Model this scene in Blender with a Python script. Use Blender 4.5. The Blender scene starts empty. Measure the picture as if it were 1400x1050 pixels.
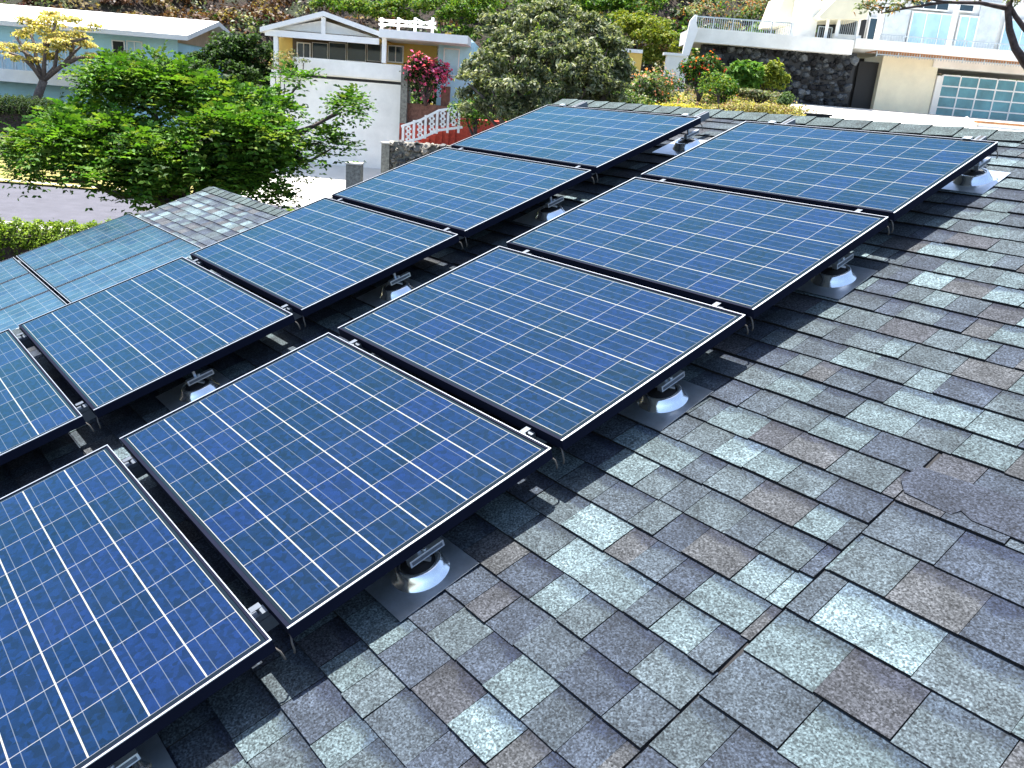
import bpy, math, random
import numpy as np
from mathutils import Matrix, Vector
random.seed(7); rng = np.random.default_rng(7)
PI = math.pi
S = math.radians(20)                      # roof pitch
cS, sS = math.cos(S), math.sin(S)
sc = bpy.context.scene
COL = sc.collection

# ------------------------------------------------------------------ camera
CAM = Vector((3.35963, 0.12115, 1.76110))
RIGHT = Vector((0.63513312, 0.76853276, 0.07722253))
DOWN = Vector((0.2927392, -0.14698976, -0.94482685))
FWD = Vector((-0.71477946, 0.62269689, -0.31833774))
cd = bpy.data.cameras.new("camera"); cam = bpy.data.objects.new("camera", cd); COL.objects.link(cam)
cam.matrix_world = Matrix((( RIGHT.x, -DOWN.x, -FWD.x, CAM.x), (RIGHT.y, -DOWN.y, -FWD.y, CAM.y),
                           (RIGHT.z, -DOWN.z, -FWD.z, CAM.z), (0, 0, 0, 1)))
cd.sensor_width = 36; FPX = 1145.6; cd.lens = 36*FPX/1400
cd.clip_start = 0.05; cd.clip_end = 2000
sc.camera = cam

# ------------------------------------------------------------------ sun + sky
SUN = Vector((-0.262, 0.0475, 0.963)).normalized()
elev = math.asin(SUN.z); azim = math.atan2(SUN.x, SUN.y)
w = bpy.data.worlds.new("World"); sc.world = w; w.use_nodes = True
nt = w.node_tree; bg = nt.nodes["Background"]
sky = nt.nodes.new("ShaderNodeTexSky"); sky.sky_type = 'NISHITA'; sky.sun_disc = False
sky.sun_elevation = elev; sky.sun_rotation = azim
nt.links.new(sky.outputs[0], bg.inputs[0]); bg.inputs[1].default_value = 0.105; sky.dust_density = 1.6; sky.ozone_density = 0.6
ld = bpy.data.lights.new("sun", 'SUN'); ld.energy = 4.6; ld.angle = math.radians(0.5); ld.color = (1, 0.955, 0.88)
lo = bpy.data.objects.new("sun", ld); COL.objects.link(lo)
lo.rotation_euler = (-SUN).to_track_quat('-Z', 'Y').to_euler(); lo.location = (0, 0, 60)
sc.view_settings.view_transform = 'Standard'; sc.view_settings.look = 'None'
sc.view_settings.exposure = 1.75; sc.view_settings.gamma = 1

# ------------------------------------------------------------------ frames of reference
HD = Vector((FWD.x, FWD.y, 0)).normalized(); RT = Vector((HD.y, -HD.x, 0))
HROT = math.atan2(RT.y, RT.x)
def W(r, d, z): return Vector((CAM.x, CAM.y, CAM.z)) + RT*r + HD*d + Vector((0, 0, z))   # street frame: right, away, up from eye level
def q(px, py, d):                                       # measured point of the photo at a known distance -> street frame r, z
    v = RIGHT*((px-700)/FPX) + DOWN*((py-525)/FPX) + FWD
    t = d/(v.dot(HD)); return v.dot(RT)*t, v.z*t

# ------------------------------------------------------------------ materials
def mat(name): 
    m = bpy.data.materials.new(name); m.use_nodes = True; m.node_tree.nodes.clear(); return m
class NB:
    def __init__(s, m): s.t = m.node_tree
    def n(s, typ, **k):
        o = s.t.nodes.new("ShaderNode"+typ)
        for a, b in k.items(): setattr(o, a, b)
        return o
    def l(s, a, b): s.t.links.new(a, b)
    def math(s, op, a, b=None, c=None, clamp=False):
        o = s.n("Math", operation=op); o.use_clamp = clamp
        for i, v in enumerate((a, b, c)):
            if v is None: continue
            if isinstance(v, (int, float)): o.inputs[i].default_value = v
            else: s.l(v, o.inputs[i])
        return o.outputs[0]
    def mix(s, f, a, b, mode='MIX'):
        o = s.n("Mix", data_type='RGBA', blend_type=mode)
        for k, v in ((0, f), (6, a), (7, b)):
            if isinstance(v, (int, float)): o.inputs[k].default_value = v
            elif isinstance(v, tuple): o.inputs[k].default_value = (*v[:3], 1)
            else: s.l(v, o.inputs[k])
        return o.outputs[2]
    def out(s, sh): o = s.n("OutputMaterial"); s.l(sh, o.inputs[0])
def simple(name, col, rough=0.6, metal=0, var=0.12, scale=3.0, bump=0.0, coords='Object', spec=0.5, fine=None):
    m = mat(name); b = NB(m); tc = b.n("TexCoord"); p = b.n("BsdfPrincipled")
    nz = b.n("TexNoise"); nz.inputs['Scale'].default_value = scale; nz.inputs['Detail'].default_value = 6; nz.inputs['Roughness'].default_value = .65
    b.l(tc.outputs[coords], nz.inputs['Vector'])
    dk = tuple(c*(1-var*2) for c in col); lt = tuple(min(1, c*(1+var)) for c in col)
    mr = b.n("MapRange"); mr.inputs[1].default_value = .3; mr.inputs[2].default_value = .7; b.l(nz.outputs[0], mr.inputs[0])
    c = b.mix(mr.outputs[0], dk, lt); b.l(c, p.inputs['Base Color'])
    p.inputs['Roughness'].default_value = rough; p.inputs['Metallic'].default_value = metal; p.inputs['Specular IOR Level'].default_value = spec
    if bump:
        n2 = b.n("TexNoise"); n2.inputs['Scale'].default_value = fine or scale*8; n2.inputs['Detail'].default_value = 5; b.l(tc.outputs[coords], n2.inputs['Vector'])
        bp = b.n("Bump"); bp.inputs['Strength'].default_value = bump; bp.inputs['Distance'].default_value = .02
        b.l(n2.outputs[0], bp.inputs['Height']); b.l(bp.outputs[0], p.inputs['Normal'])
    b.out(p.outputs[0]); return m

def mk_shingle():
    m = mat("asphalt_shingle"); b = NB(m); tc = b.n("TexCoord"); p = b.n("BsdfPrincipled")
    a = b.n("Attribute", attribute_name="tint"); uv = b.n("UVMap", uv_map="UVMap")
    n1 = b.n("TexNoise"); n1.inputs['Scale'].default_value = 150; n1.inputs['Detail'].default_value = 2; b.l(tc.outputs['Object'], n1.inputs['Vector'])
    n2 = b.n("TexNoise"); n2.inputs['Scale'].default_value = 9; n2.inputs['Detail'].default_value = 5; b.l(tc.outputs['Object'], n2.inputs['Vector'])
    n3 = b.n("TexVoronoi"); n3.inputs['Scale'].default_value = 215; b.l(tc.outputs['Object'], n3.inputs['Vector'])
    mr = b.n("MapRange"); mr.inputs[1].default_value = .33; mr.inputs[2].default_value = .67; mr.inputs[3].default_value = .5; mr.inputs[4].default_value = 1.52; b.l(n1.outputs[0], mr.inputs[0])
    mr2 = b.n("MapRange"); mr2.inputs[1].default_value = .3; mr2.inputs[2].default_value = .7; mr2.inputs[3].default_value = .68; mr2.inputs[4].default_value = 1.25; b.l(n2.outputs[0], mr2.inputs[0])
    sp = b.n("SeparateColor"); b.l(n3.outputs['Color'], sp.inputs[0])
    g = b.math('MULTIPLY_ADD', sp.outputs[0], 1.15, .46)
    f = b.math('MULTIPLY', b.math('MULTIPLY', mr.outputs[0], mr2.outputs[0]), g)
    col = b.mix(1.0, a.outputs['Color'], (1, 1, 1), 'MULTIPLY')
    vm = b.n("VectorMath", operation='SCALE'); b.l(col, vm.inputs[0]); b.l(f, vm.inputs['Scale'])
    # darker granule band printed across the head of every tab, ragged at its lower edge
    su = b.n("SeparateXYZ"); b.l(uv.outputs[0], su.inputs[0])
    v = b.math('ADD', su.outputs[1], b.math('MULTIPLY', b.math('SUBTRACT', n1.outputs[0], .5), .35))
    v = b.math('ADD', v, b.math('MULTIPLY', b.math('SUBTRACT', n2.outputs[0], .5), .7))
    band = b.math('MULTIPLY', b.n("MapRange").outputs[0], 1.0)
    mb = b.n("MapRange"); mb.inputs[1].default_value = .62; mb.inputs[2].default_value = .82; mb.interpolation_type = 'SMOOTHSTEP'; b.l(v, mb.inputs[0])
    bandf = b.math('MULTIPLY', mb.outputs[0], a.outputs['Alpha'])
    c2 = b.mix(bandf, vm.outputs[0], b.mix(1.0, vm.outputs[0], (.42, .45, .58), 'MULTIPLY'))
    n4 = b.n("TexNoise"); n4.inputs['Scale'].default_value = 17; n4.inputs['Detail'].default_value = 8; n4.inputs['Roughness'].default_value = .75; b.l(tc.outputs['Object'], n4.inputs['Vector'])
    m4 = b.n("MapRange"); m4.inputs[1].default_value = .585; m4.inputs[2].default_value = .66; m4.inputs[4].default_value = .45; b.l(n4.outputs[0], m4.inputs[0])
    c2 = b.mix(m4.outputs[0], c2, (.012, .013, .017))
    b.l(c2, p.inputs['Base Color']); p.inputs['Roughness'].default_value = .9; p.inputs['Specular IOR Level'].default_value = .25
    bp = b.n("Bump"); bp.inputs['Strength'].default_value = .5; bp.inputs['Distance'].default_value = .003
    b.l(n1.outputs[0], bp.inputs['Height']); b.l(bp.outputs[0], p.inputs['Normal']); b.out(p.outputs[0]); return m

def mk_cells(dust_sheen=.05):
    m = mat("solar_cells"); b = NB(m); tc = b.n("TexCoord"); sx = b.n("SeparateXYZ"); b.l(tc.outputs['Object'], sx.inputs[0])
    X, Y = sx.outputs[0], sx.outputs[1]
    x0, cw = 0.026, (1.532-0.052)/9; y0, ch = 0.023, (0.99-0.046)/6
    u = b.math('DIVIDE', b.math('SUBTRACT', X, x0), cw); v = b.math('DIVIDE', b.math('SUBTRACT', Y, y0), ch)
    fu, fv = b.math('FRACT', u), b.math('FRACT', v)
    def edge(fr, wd):  # 1 near cell border
        return b.math('GREATER_THAN', b.math('ABSOLUTE', b.math('SUBTRACT', fr, .5)), .5-wd)
    gx = edge(fu, .0085); gy = edge(fv, .0145)
    out = b.math('MAXIMUM', b.math('MAXIMUM', b.math('LESS_THAN', u, 0), b.math('GREATER_THAN', u, 9)),
                 b.math('MAXIMUM', b.math('LESS_THAN', v, 0), b.math('GREATER_THAN', v, 6)))
    gap = b.math('MAXIMUM', b.math('MAXIMUM', gx, gy), out)
    bus = None
    for c in (.19, .5, .81):
        t = b.math('LESS_THAN', b.math('ABSOLUTE', b.math('SUBTRACT', fv, c)), .0068)
        bus = t if bus is None else b.math('MAXIMUM', bus, t)
    # polycrystalline grain + tone of each cell
    oi = b.n("ObjectInfo")
    cx = b.n("CombineXYZ"); b.l(b.math('FLOOR', u), cx.inputs[0]); b.l(b.math('FLOOR', v), cx.inputs[1]); b.l(b.math('MULTIPLY', oi.outputs['Random'], 37.0), cx.inputs[2])
    wn = b.n("TexWhiteNoise", noise_dimensions='3D'); b.l(cx.outputs[0], wn.inputs['Vector'])
    vo = b.n("TexVoronoi"); vo.inputs['Scale'].default_value = 60; b.l(tc.outputs['Object'], vo.inputs['Vector'])
    vs = b.n("SeparateColor"); b.l(vo.outputs['Color'], vs.inputs[0])
    nz = b.n("TexNoise"); nz.inputs['Scale'].default_value = 260; nz.inputs['Detail'].default_value = 2; b.l(tc.outputs['Object'], nz.inputs['Vector'])
    br = b.math('ADD', b.math('MULTIPLY_ADD', wn.outputs['Value'], .36, .80), b.math('MULTIPLY_ADD', vs.outputs[0], .75, -.37))
    br = b.math('MULTIPLY', br, b.math('MULTIPLY_ADD', nz.outputs[0], .8, .6))
    hue = b.mix(wn.outputs['Value'], (.0010, .0092, .042), (.0024, .0082, .047))
    vm = b.n("VectorMath", operation='SCALE'); b.l(hue, vm.inputs[0]); b.l(br, vm.inputs['Scale'])
    c = vm.outputs[0]
    # dust, with a painted teal sky sheen on the wing panels
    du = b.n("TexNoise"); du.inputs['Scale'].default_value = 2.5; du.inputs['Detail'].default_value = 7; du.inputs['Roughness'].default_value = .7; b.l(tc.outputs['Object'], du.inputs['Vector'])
    dm = b.n("MapRange"); dm.inputs[1].default_value = .36; dm.inputs[2].default_value = .8; dm.inputs[3].default_value = dust_sheen*.25; dm.inputs[4].default_value = dust_sheen; b.l(du.outputs[0], dm.inputs[0])
    c = b.mix(dm.outputs[0], c, (.085, .115, .125) if dust_sheen < .5 else (.10, .19, .25))
    c = b.mix(b.math('MULTIPLY', bus, .75), c, (.085, .10, .13))
    c = b.mix(b.math('MULTIPLY', gx, .9), c, (.20, .20, .21)); c = b.mix(b.math('MAXIMUM', gy, b.math('MULTIPLY', out, .0)), c, (.26, .255, .225)); c = b.mix(out, c, (.005, .006, .012))
    # low-iron glass with a blue-green anti-reflective coating over the cells
    df = b.n("BsdfDiffuse"); b.l(c, df.inputs['Color']); gl = b.n("BsdfGlossy"); gl.inputs['Color'].default_value = (.40, .80, .74, 1); gl.inputs['Roughness'].default_value = .16
    fr = b.n("Fresnel"); fr.inputs['IOR'].default_value = 1.42; ms = b.n("MixShader"); b.l(fr.outputs[0], ms.inputs[0]); b.l(df.outputs[0], ms.inputs[1]); b.l(gl.outputs[0], ms.inputs[2])
    b.out(ms.outputs[0]); return m

def mk_leaf(name="leaf", rough=.6, trans=.35):
    m = mat(name); b = NB(m); a = b.n("Attribute", attribute_name="tint"); p = b.n("BsdfPrincipled")
    b.l(a.outputs['Color'], p.inputs['Base Color']); p.inputs['Roughness'].default_value = rough; p.inputs['Specular IOR Level'].default_value = .2
    t = b.n("BsdfTranslucent"); gm = b.mix(1.0, a.outputs['Color'], (1.25, 1.3, .6), 'MULTIPLY'); b.l(gm, t.inputs[0])
    ms = b.n("MixShader"); ms.inputs[0].default_value = trans; b.l(p.outputs[0], ms.inputs[1]); b.l(t.outputs[0], ms.inputs[2]); b.out(ms.outputs[0]); return m
def mk_tint(name, rough=.9):
    m = mat(name); b = NB(m); a = b.n("Attribute", attribute_name="tint"); p = b.n("BsdfPrincipled"); tc = b.n("TexCoord")
    nz = b.n("TexNoise"); nz.inputs['Scale'].default_value = 9; nz.inputs['Detail'].default_value = 6; b.l(tc.outputs['Object'], nz.inputs['Vector'])
    vm = b.n("VectorMath", operation='SCALE'); b.l(a.outputs['Color'], vm.inputs[0]); b.l(b.math('MULTIPLY_ADD', nz.outputs[0], 1.4, .3), vm.inputs['Scale'])
    b.l(vm.outputs[0], p.inputs['Base Color']); p.inputs['Roughness'].default_value = rough; b.out(p.outputs[0]); return m
def mk_ground():
    m = mat("dry_ground"); b = NB(m); tc = b.n("TexCoord"); p = b.n("BsdfPrincipled")
    n1 = b.n("TexNoise"); n1.inputs['Scale'].default_value = .35; n1.inputs['Detail'].default_value = 8; n1.inputs['Roughness'].default_value = .7; b.l(tc.outputs['Object'], n1.inputs['Vector'])
    n2 = b.n("TexNoise"); n2.inputs['Scale'].default_value = 3.5; n2.inputs['Detail'].default_value = 8; n2.inputs['Roughness'].default_value = .7; b.l(tc.outputs['Object'], n2.inputs['Vector'])
    cr = b.n("ValToRGB"); b.l(n1.outputs[0], cr.inputs[0]); e = cr.color_ramp
    e.elements[0].position = .35; e.elements[0].color = (.018, .014, .012, 1); e.elements[1].position = .72; e.elements[1].color = (.10, .085, .04, 1)
    x = e.elements.new(.5); x.color = (.045, .03, .022, 1); x = e.elements.new(.6); x.color = (.03, .045, .016, 1)
    vm = b.n("VectorMath", operation='SCALE'); b.l(cr.outputs[0], vm.inputs[0]); b.l(b.math('MULTIPLY_ADD', n2.outputs[0], 2.2, -.1), vm.inputs['Scale'])
    b.l(vm.outputs[0], p.inputs['Base Color']); p.inputs['Roughness'].default_value = 1
    bp = b.n("Bump"); bp.inputs['Distance'].default_value = .6; bp.inputs['Strength'].default_value = 1; b.l(n2.outputs[0], bp.inputs['Height']); b.l(bp.outputs[0], p.inputs['Normal'])
    b.out(p.outputs[0]); return m

M = dict(
 shingle=mk_shingle(), cells=mk_cells(.05), cells_sheen=mk_cells(.5), leaf=mk_leaf(), leafdull=mk_leaf("leaf_waxy", .5, .32), petal=mk_leaf("petal", .6, .4), rocks=mk_tint("lava_rock"), ground=mk_ground(),
 butt=simple("shingle_edge", (.006, .006, .007), .95, var=.2, scale=40),
 felt=simple("roof_felt", (.02, .02, .022), .95, scale=20),
 frame=simple("frame_dark", (.008, .010, .022), .7, 0, var=.1, spec=.04),
 lip=simple("frame_lip_glint", (.50, .53, .56), .38, .75, var=.06, scale=8),
 back=simple("panel_backsheet", (.55, .55, .53), .6),
 galv=simple("galvanised_steel", (.86, .89, .92), .17, .95, var=.12, scale=9),
 galvd=simple("galvanised_plate", (.46, .53, .60), .30, .8, var=.15, scale=9),
 alu=simple("aluminium", (.62, .66, .70), .35, .9, var=.1, scale=20),
 aluB=simple("aluminium_rail", (.13, .15, .18), .5, .6, var=.1, scale=20),
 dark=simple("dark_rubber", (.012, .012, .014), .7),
 cable=simple("cable_sheath", (.10, .09, .08), .6),
 stucco=simple("white_stucco", (.87, .86, .81), .85, var=.09, scale=.7, bump=.3, fine=30),
 cream=simple("cream_stucco", (.86, .80, .60), .85, var=.06, scale=1.0, bump=.3, fine=30),
 bluew=simple("pale_blue_wall", (.52, .84, .95), .8, var=.07, scale=.9, bump=.2),
 greyw=simple("grey_panel_wall", (.66, .71, .72), .8, var=.1, scale=2.5, bump=.3),
 yellow=simple("ochre_soffit", (.88, .58, .14), .8, var=.08, scale=1.5),
 tan=simple("tan_wall", (.50, .36, .24), .85, var=.1, scale=1.5),
 whitep=simple("white_paint", (.91, .91, .89), .5, var=.04, scale=2),
 roofw=simple("white_roofing", (.80, .79, .74), .8, var=.05, scale=.8, bump=.2),
 glassb=simple("window_glass", (.02, .05, .08), .08, 0, var=.2, scale=.8, spec=.5),
 glass_refl=simple("pale_reflection_glass", (.42, .66, .76), .18, 0, var=.12, scale=1.2, spec=.8),  # sky reflection put into the pale blue base colour of the panes
 teal=simple("teal_door_glazing", (.10, .31, .38), .2, 0, var=.22, scale=1.0, spec=.7),
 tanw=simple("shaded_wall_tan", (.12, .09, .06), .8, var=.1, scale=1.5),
 darkw=simple("dark_interior", (.01, .011, .013), .6),
 asphalt=simple("street_asphalt", (.075, .075, .095), .9, var=.12, scale=1.5, bump=.4, fine=60),
 concrete=simple("pale_concrete", (.60, .58, .52), .9, var=.08, scale=.8, bump=.3, fine=40),
 block=simple("grey_block", (.22, .22, .19), .9, var=.3, scale=9, bump=.6, fine=25),
 brick=simple("brown_brick", (.20, .10, .07), .9, var=.25, scale=8, bump=.5),
 redt=simple("red_paving", (.48, .06, .035), .8, var=.22, scale=8, bump=.3),
 bark=simple("bark", (.085, .06, .055), .9, var=.3, scale=9, bump=.8, fine=30),
 barkg=simple("grey_bark", (.16, .13, .12), .9, var=.3, scale=9, bump=.8, fine=30),
 metalr=simple("railing_metal", (.50, .56, .60), .4, .5),
 siding=simple("house_siding", (.55, .55, .50), .8, var=.06, scale=2),
 drygrass=simple("dry_grass", (.30, .26, .08), 1, var=.35, scale=2.5, bump=.6, fine=25),
 rust=simple("rusty_edge", (.45, .20, .08), .8, var=.25, scale=4),
)

# ------------------------------------------------------------------ object helpers
def tag(o, label=None, cat=None, group=None, kind=None):
    if label: o['label'] = label
    if cat: o['category'] = cat
    if group: o['group'] = group
    if kind: o['kind'] = kind
    return o
def empty(name, loc, rot=(0, 0, 0), **k):
    o = bpy.data.objects.new(name, None); o.empty_display_size = .2; o.location = loc; o.rotation_euler = rot; COL.objects.link(o); return tag(o, **k)
class MB:
    def __init__(s): s.v = []; s.f = []; s.m = []; s.t = []; s.sm = []
    def add(s, vs, fs, mi=0, tint=None, smooth=False):
        n = len(s.v); s.v += [tuple(v) for v in vs]
        for f in fs: s.f.append([i+n for i in f]); s.m.append(mi); s.t.append(tint or (1, 1, 1, 1)); s.sm.append(smooth)
    def box(s, x0, x1, y0, y1, z0, z1, mi=0, tint=None):
        if x0 > x1: x0, x1 = x1, x0
        if y0 > y1: y0, y1 = y1, y0
        if z0 > z1: z0, z1 = z1, z0
        s.add([(x0,y0,z0),(x1,y0,z0),(x1,y1,z0),(x0,y1,z0),(x0,y0,z1),(x1,y0,z1),(x1,y1,z1),(x0,y1,z1)],
              [(0,3,2,1),(4,5,6,7),(0,1,5,4),(1,2,6,5),(2,3,7,6),(3,0,4,7)], mi, tint)
    def bar(s, a, b, w, h=None, mi=0):
        a, b = Vector(a), Vector(b); d = (b-a).normalized(); up = Vector((0,0,1)) if abs(d.z) < .95 else Vector((1,0,0))
        sx = d.cross(up).normalized(); sy = sx.cross(d).normalized(); h = h or w
        vs = [p+sx*(i*w/2)+sy*(j*h/2) for p in (a, b) for i, j in ((-1,-1),(1,-1),(1,1),(-1,1))]
        s.add(vs, [(0,1,2,3),(7,6,5,4),(0,4,5,1),(1,5,6,2),(2,6,7,3),(3,7,4,0)], mi)
    def tube(s, pts, rad, seg=8, mi=0, smooth=True, cap=True):
        pts = [Vector(p) for p in pts]; n = len(pts); vs = []
        if isinstance(rad, (int, float)): rad = [rad]*n
        ref = None
        for i, p in enumerate(pts):
            d = (pts[min(i+1, n-1)]-pts[max(i-1, 0)]).normalized()
            if ref is None: ref = d.orthogonal().normalized()
            ref = (ref-d*ref.dot(d)).normalized(); bi = d.cross(ref)
            vs += [p+(ref*math.cos(2*PI*k/seg)+bi*math.sin(2*PI*k/seg))*rad[i] for k in range(seg)]
        fs = [(i*seg+k, i*seg+(k+1)%seg, (i+1)*seg+(k+1)%seg, (i+1)*seg+k) for i in range(n-1) for k in range(seg)]
        if cap: fs += [tuple(range(seg))[::-1], tuple(range((n-1)*seg, n*seg))]
        s.add(vs, fs, mi, smooth=smooth)
    def lathe(s, c, prof, seg=28, mi=0, smooth=True, sy=1.0):
        vs = [(c[0]+r*math.cos(2*PI*k/seg), c[1]+r*sy*math.sin(2*PI*k/seg), c[2]+z) for r, z in prof for k in range(seg)]
        n = len(prof); fs = [(i*seg+k, i*seg+(k+1)%seg, (i+1)*seg+(k+1)%seg, (i+1)*seg+k) for i in range(n-1) for k in range(seg)]
        s.add(vs, fs, mi, smooth=smooth)
    def prism(s, poly, a0, a1, axis='y', mi=0):       # poly in the plane across axis
        n = len(poly)
        if axis == 'y': vs = [(p[0], a0, p[1]) for p in poly]+[(p[0], a1, p[1]) for p in poly]
        else: vs = [(a0, p[0], p[1]) for p in poly]+[(a1, p[0], p[1]) for p in poly]
        s.add(vs, [tuple(range(n))[::-1], tuple(range(n, 2*n))]+[(i, (i+1)%n, n+(i+1)%n, n+i) for i in range(n)], mi)
    def rel(s, o):
        s.v = [(v[0]-o[0], v[1]-o[1], v[2]-o[2]) for v in s.v]; return s
    def build(s, name, mats, parent=None, bevel=0, fixn=True, **k):
        me = bpy.data.meshes.new(name); me.from_pydata(s.v, [], s.f)
        for m in (mats if isinstance(mats, (list, tuple)) else [mats]): me.materials.append(M[m])
        me.polygons.foreach_set('material_index', s.m); me.polygons.foreach_set('use_smooth', s.sm)
        if any(t != (1,1,1,1) for t in s.t):
            at = me.color_attributes.new("tint", 'FLOAT_COLOR', 'CORNER'); buf = []
            for f, t in zip(s.f, s.t): buf += list(t)*len(f)
            at.data.foreach_set('color', buf)
        me.update()
        o = bpy.data.objects.new(name, me); COL.objects.link(o)
        if parent: o.parent = parent
        if bevel:
            b = o.modifiers.new("bevel", 'BEVEL'); b.width = bevel; b.segments = 2; b.limit_method = 'ANGLE'
        return tag(o, **k)
def copy_tree(o, parent=None):
    c = o.copy(); COL.objects.link(c)
    if parent: c.parent = parent
    for ch in list(o.children): copy_tree(ch, c)
    return c
def RF(x, y, z): return Vector((x, y*cS-z*sS, y*sS+z*cS))       # roof frame -> world
ROT_R = (S, 0, 0)

# ================================================================== TERRAIN
def ss(x, a, b):
    t = min(1, max(0, (x-a)/(b-a))); return t*t*(3-2*t)
def zg(r, d):
    zl = -4.6 + 1.2*ss(d, 34, 41)
    zr = -4.6 + 4.3*ss(d, 20, 29) + 1.25*ss(d, 30, 44)
    z = zl + (zr-zl)*ss(r, -3, 7)
    h = max(0, d-51)
    if h > 0:
        z += .5*h + (math.sin(r*.21+d*.13)*.9+math.sin(r*.47-d*.31)*.6)*min(1, h/8)
    return z
def sheet(name, r0, r1, d0, d1, st, off, mt, skirt=0, **k):
    nr, nd = max(1, round((r1-r0)/st)), max(1, round((d1-d0)/st)); mb = MB(); vs = []
    for j in range(nd+1):
        for i in range(nr+1):
            r, d = r0+(r1-r0)*i/nr, d0+(d1-d0)*j/nd; vs.append((r, d, zg(r, d)+off))
    fs = [(j*(nr+1)+i, j*(nr+1)+i+1, (j+1)*(nr+1)+i+1, (j+1)*(nr+1)+i) for j in range(nd) for i in range(nr)]
    mb.add(vs, fs, smooth=True)
    o = mb.build(name, mt, **k); o.location = CAM; o.rotation_euler = (0, 0, HROT); return o
sheet('ground', -150, 150, -60, 240, 1.5, 0, 'ground', kind='structure')
sheet('road', -110, -1.5, 24.5, 33.2, 1.5, .03, 'asphalt', kind='structure')
sheet('pavement', -110, -1.5, 23.1, 24.5, 1.4, .13, 'concrete', kind='structure')
sheet('kerb', -110, -13.3, 33.2, 33.5, .6, .15, 'concrete', kind='structure')
sheet('verge', -110, -13.4, 33.5, 37.5, 1.0, .06, 'drygrass', kind='structure')
sheet('driveway', -13.2, -5.4, 33.2, 40.2, .75, .05, 'concrete', kind='structure')
sheet('forecourt', 11.4, 34, 27.5, 44.3, .75, .06, 'concrete', kind='structure')

# ================================================================== OUR ROOF
TONES = [((0.0903, 0.1091, 0.1057), 5), ((0.0638, 0.0732, 0.0741), 6.5), ((0.0396, 0.0448, 0.0559), 5), ((0.0504, 0.0572, 0.0632), 5), ((0.062, 0.0577, 0.056), 2.2), ((0.0531, 0.0497, 0.0522), 2), ((0.1266, 0.154, 0.1488), 2.0)]
TONES = [(tuple(1.0*(.055**.08)*(v**.92) for v in (c[0]*.73, c[1]*.86, c[2]*.99)), w_) for c, w_ in TONES]
TW = [t[1] for t in TONES]
def shingles(name, x0, x1, ylines, parent, hole=None, wide=(.085, .205), rr=None, gain=1):
    rr = rr or random.Random(3); V = []; F = []; MI = []; T = []; UV = []
    def face(vs, mi, t, uv):
        n = len(V); V.extend(vs); F.append(list(range(n, n+4))); MI.append(mi); T.append(t); UV.extend(uv)
    for (ya, yb) in ylines:
        x = x0 - rr.uniform(0, .2); prev = None
        L = yb-ya
        while x < x1:
            wd = rr.uniform(*wide); xb = min(x+wd, x1); xa = max(x, x0); x += wd
            if xb-xa < .01: continue
            if hole and hole(xa, xb, ya):
                if hole(xa, xb, ya) == 'cut':
                    if xa >= 2.39: continue
                    xb = 2.388
                    if xb-xa < .01: continue
                else: continue
            ti = prev
            while ti == prev: ti = rr.choices(range(len(TONES)), TW)[0]
            prev = ti; c = TONES[ti][0]; k = rr.uniform(.85, 1.13)*gain*(.86 if c[0] > .1 else 1); c = tuple(v*k for v in c)
            up = rr.random() < .6; zt = (.0125 if up else .0095)+rr.uniform(-.001, .0015); zl = .0035
            al = rr.choice([0, .25, .8, 1, 1]); t = (*c, al); e = .0014 if rr.random() < .85 else .0
            a, b2 = xa+e, xb-e; jy = rr.uniform(-.0025, .0025); jy2 = jy+rr.uniform(-.002, .002)
            face([(a, ya+jy, zt), (b2, ya+jy2, zt), (b2, yb+.01, zl), (a, yb+.01, zl)], 0, t, [(0, 0), (1, 0), (1, 1), (0, 1)])
            face([(a, ya+jy, 0), (b2, ya+jy2, 0), (b2, ya+jy2, zt), (a, ya+jy, zt)], 1, t, [(0, 0)]*4)
            face([(b2, ya+jy2, 0), (b2, yb, 0), (b2, yb, zl), (b2, ya+jy2, zt)], 1, t, [(0, 0)]*4)
            face([(a, yb, 0), (a, ya+jy, 0), (a, ya+jy, zt), (a, yb, zl)], 1, t, [(0, 0)]*4)
    me = bpy.data.meshes.new(name); me.from_pydata(V, [], F); me.materials.append(M['shingle']); me.materials.append(M['butt'])
    me.polygons.foreach_set('material_index', MI)
    at = me.color_attributes.new("tint", 'FLOAT_COLOR', 'CORNER'); at.data.foreach_set('color', np.repeat(np.array(T), 4, axis=0).ravel())
    uvl = me.uv_layers.new(name="UVMap"); uvl.data.foreach_set('uv', np.array(UV).ravel())
    me.update(); o = bpy.data.objects.new(name, me); COL.objects.link(o); o.parent = parent; return o

HZ = -.195                                   # deck under the shingles, in the frame of the panel glass
EXP = .1413
house = empty('house', RF(3.0, -1.2, HZ), label='roof in the foreground, grey asphalt shingles, carrying the solar panels', cat='house')
house.rotation_euler = ROT_R
bpy.context.view_layer.update()
def rel_roof(mb, org=(3.0, -1.2, HZ)): return mb.rel(org)
MX0, MX1, MY0, MY1 = -2.42, 6.0, -1.2, 5.80
WX0, WX1, WY0, WY1, WZ = -9.18, -2.42, -1.2, 4.62, -1.46
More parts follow.
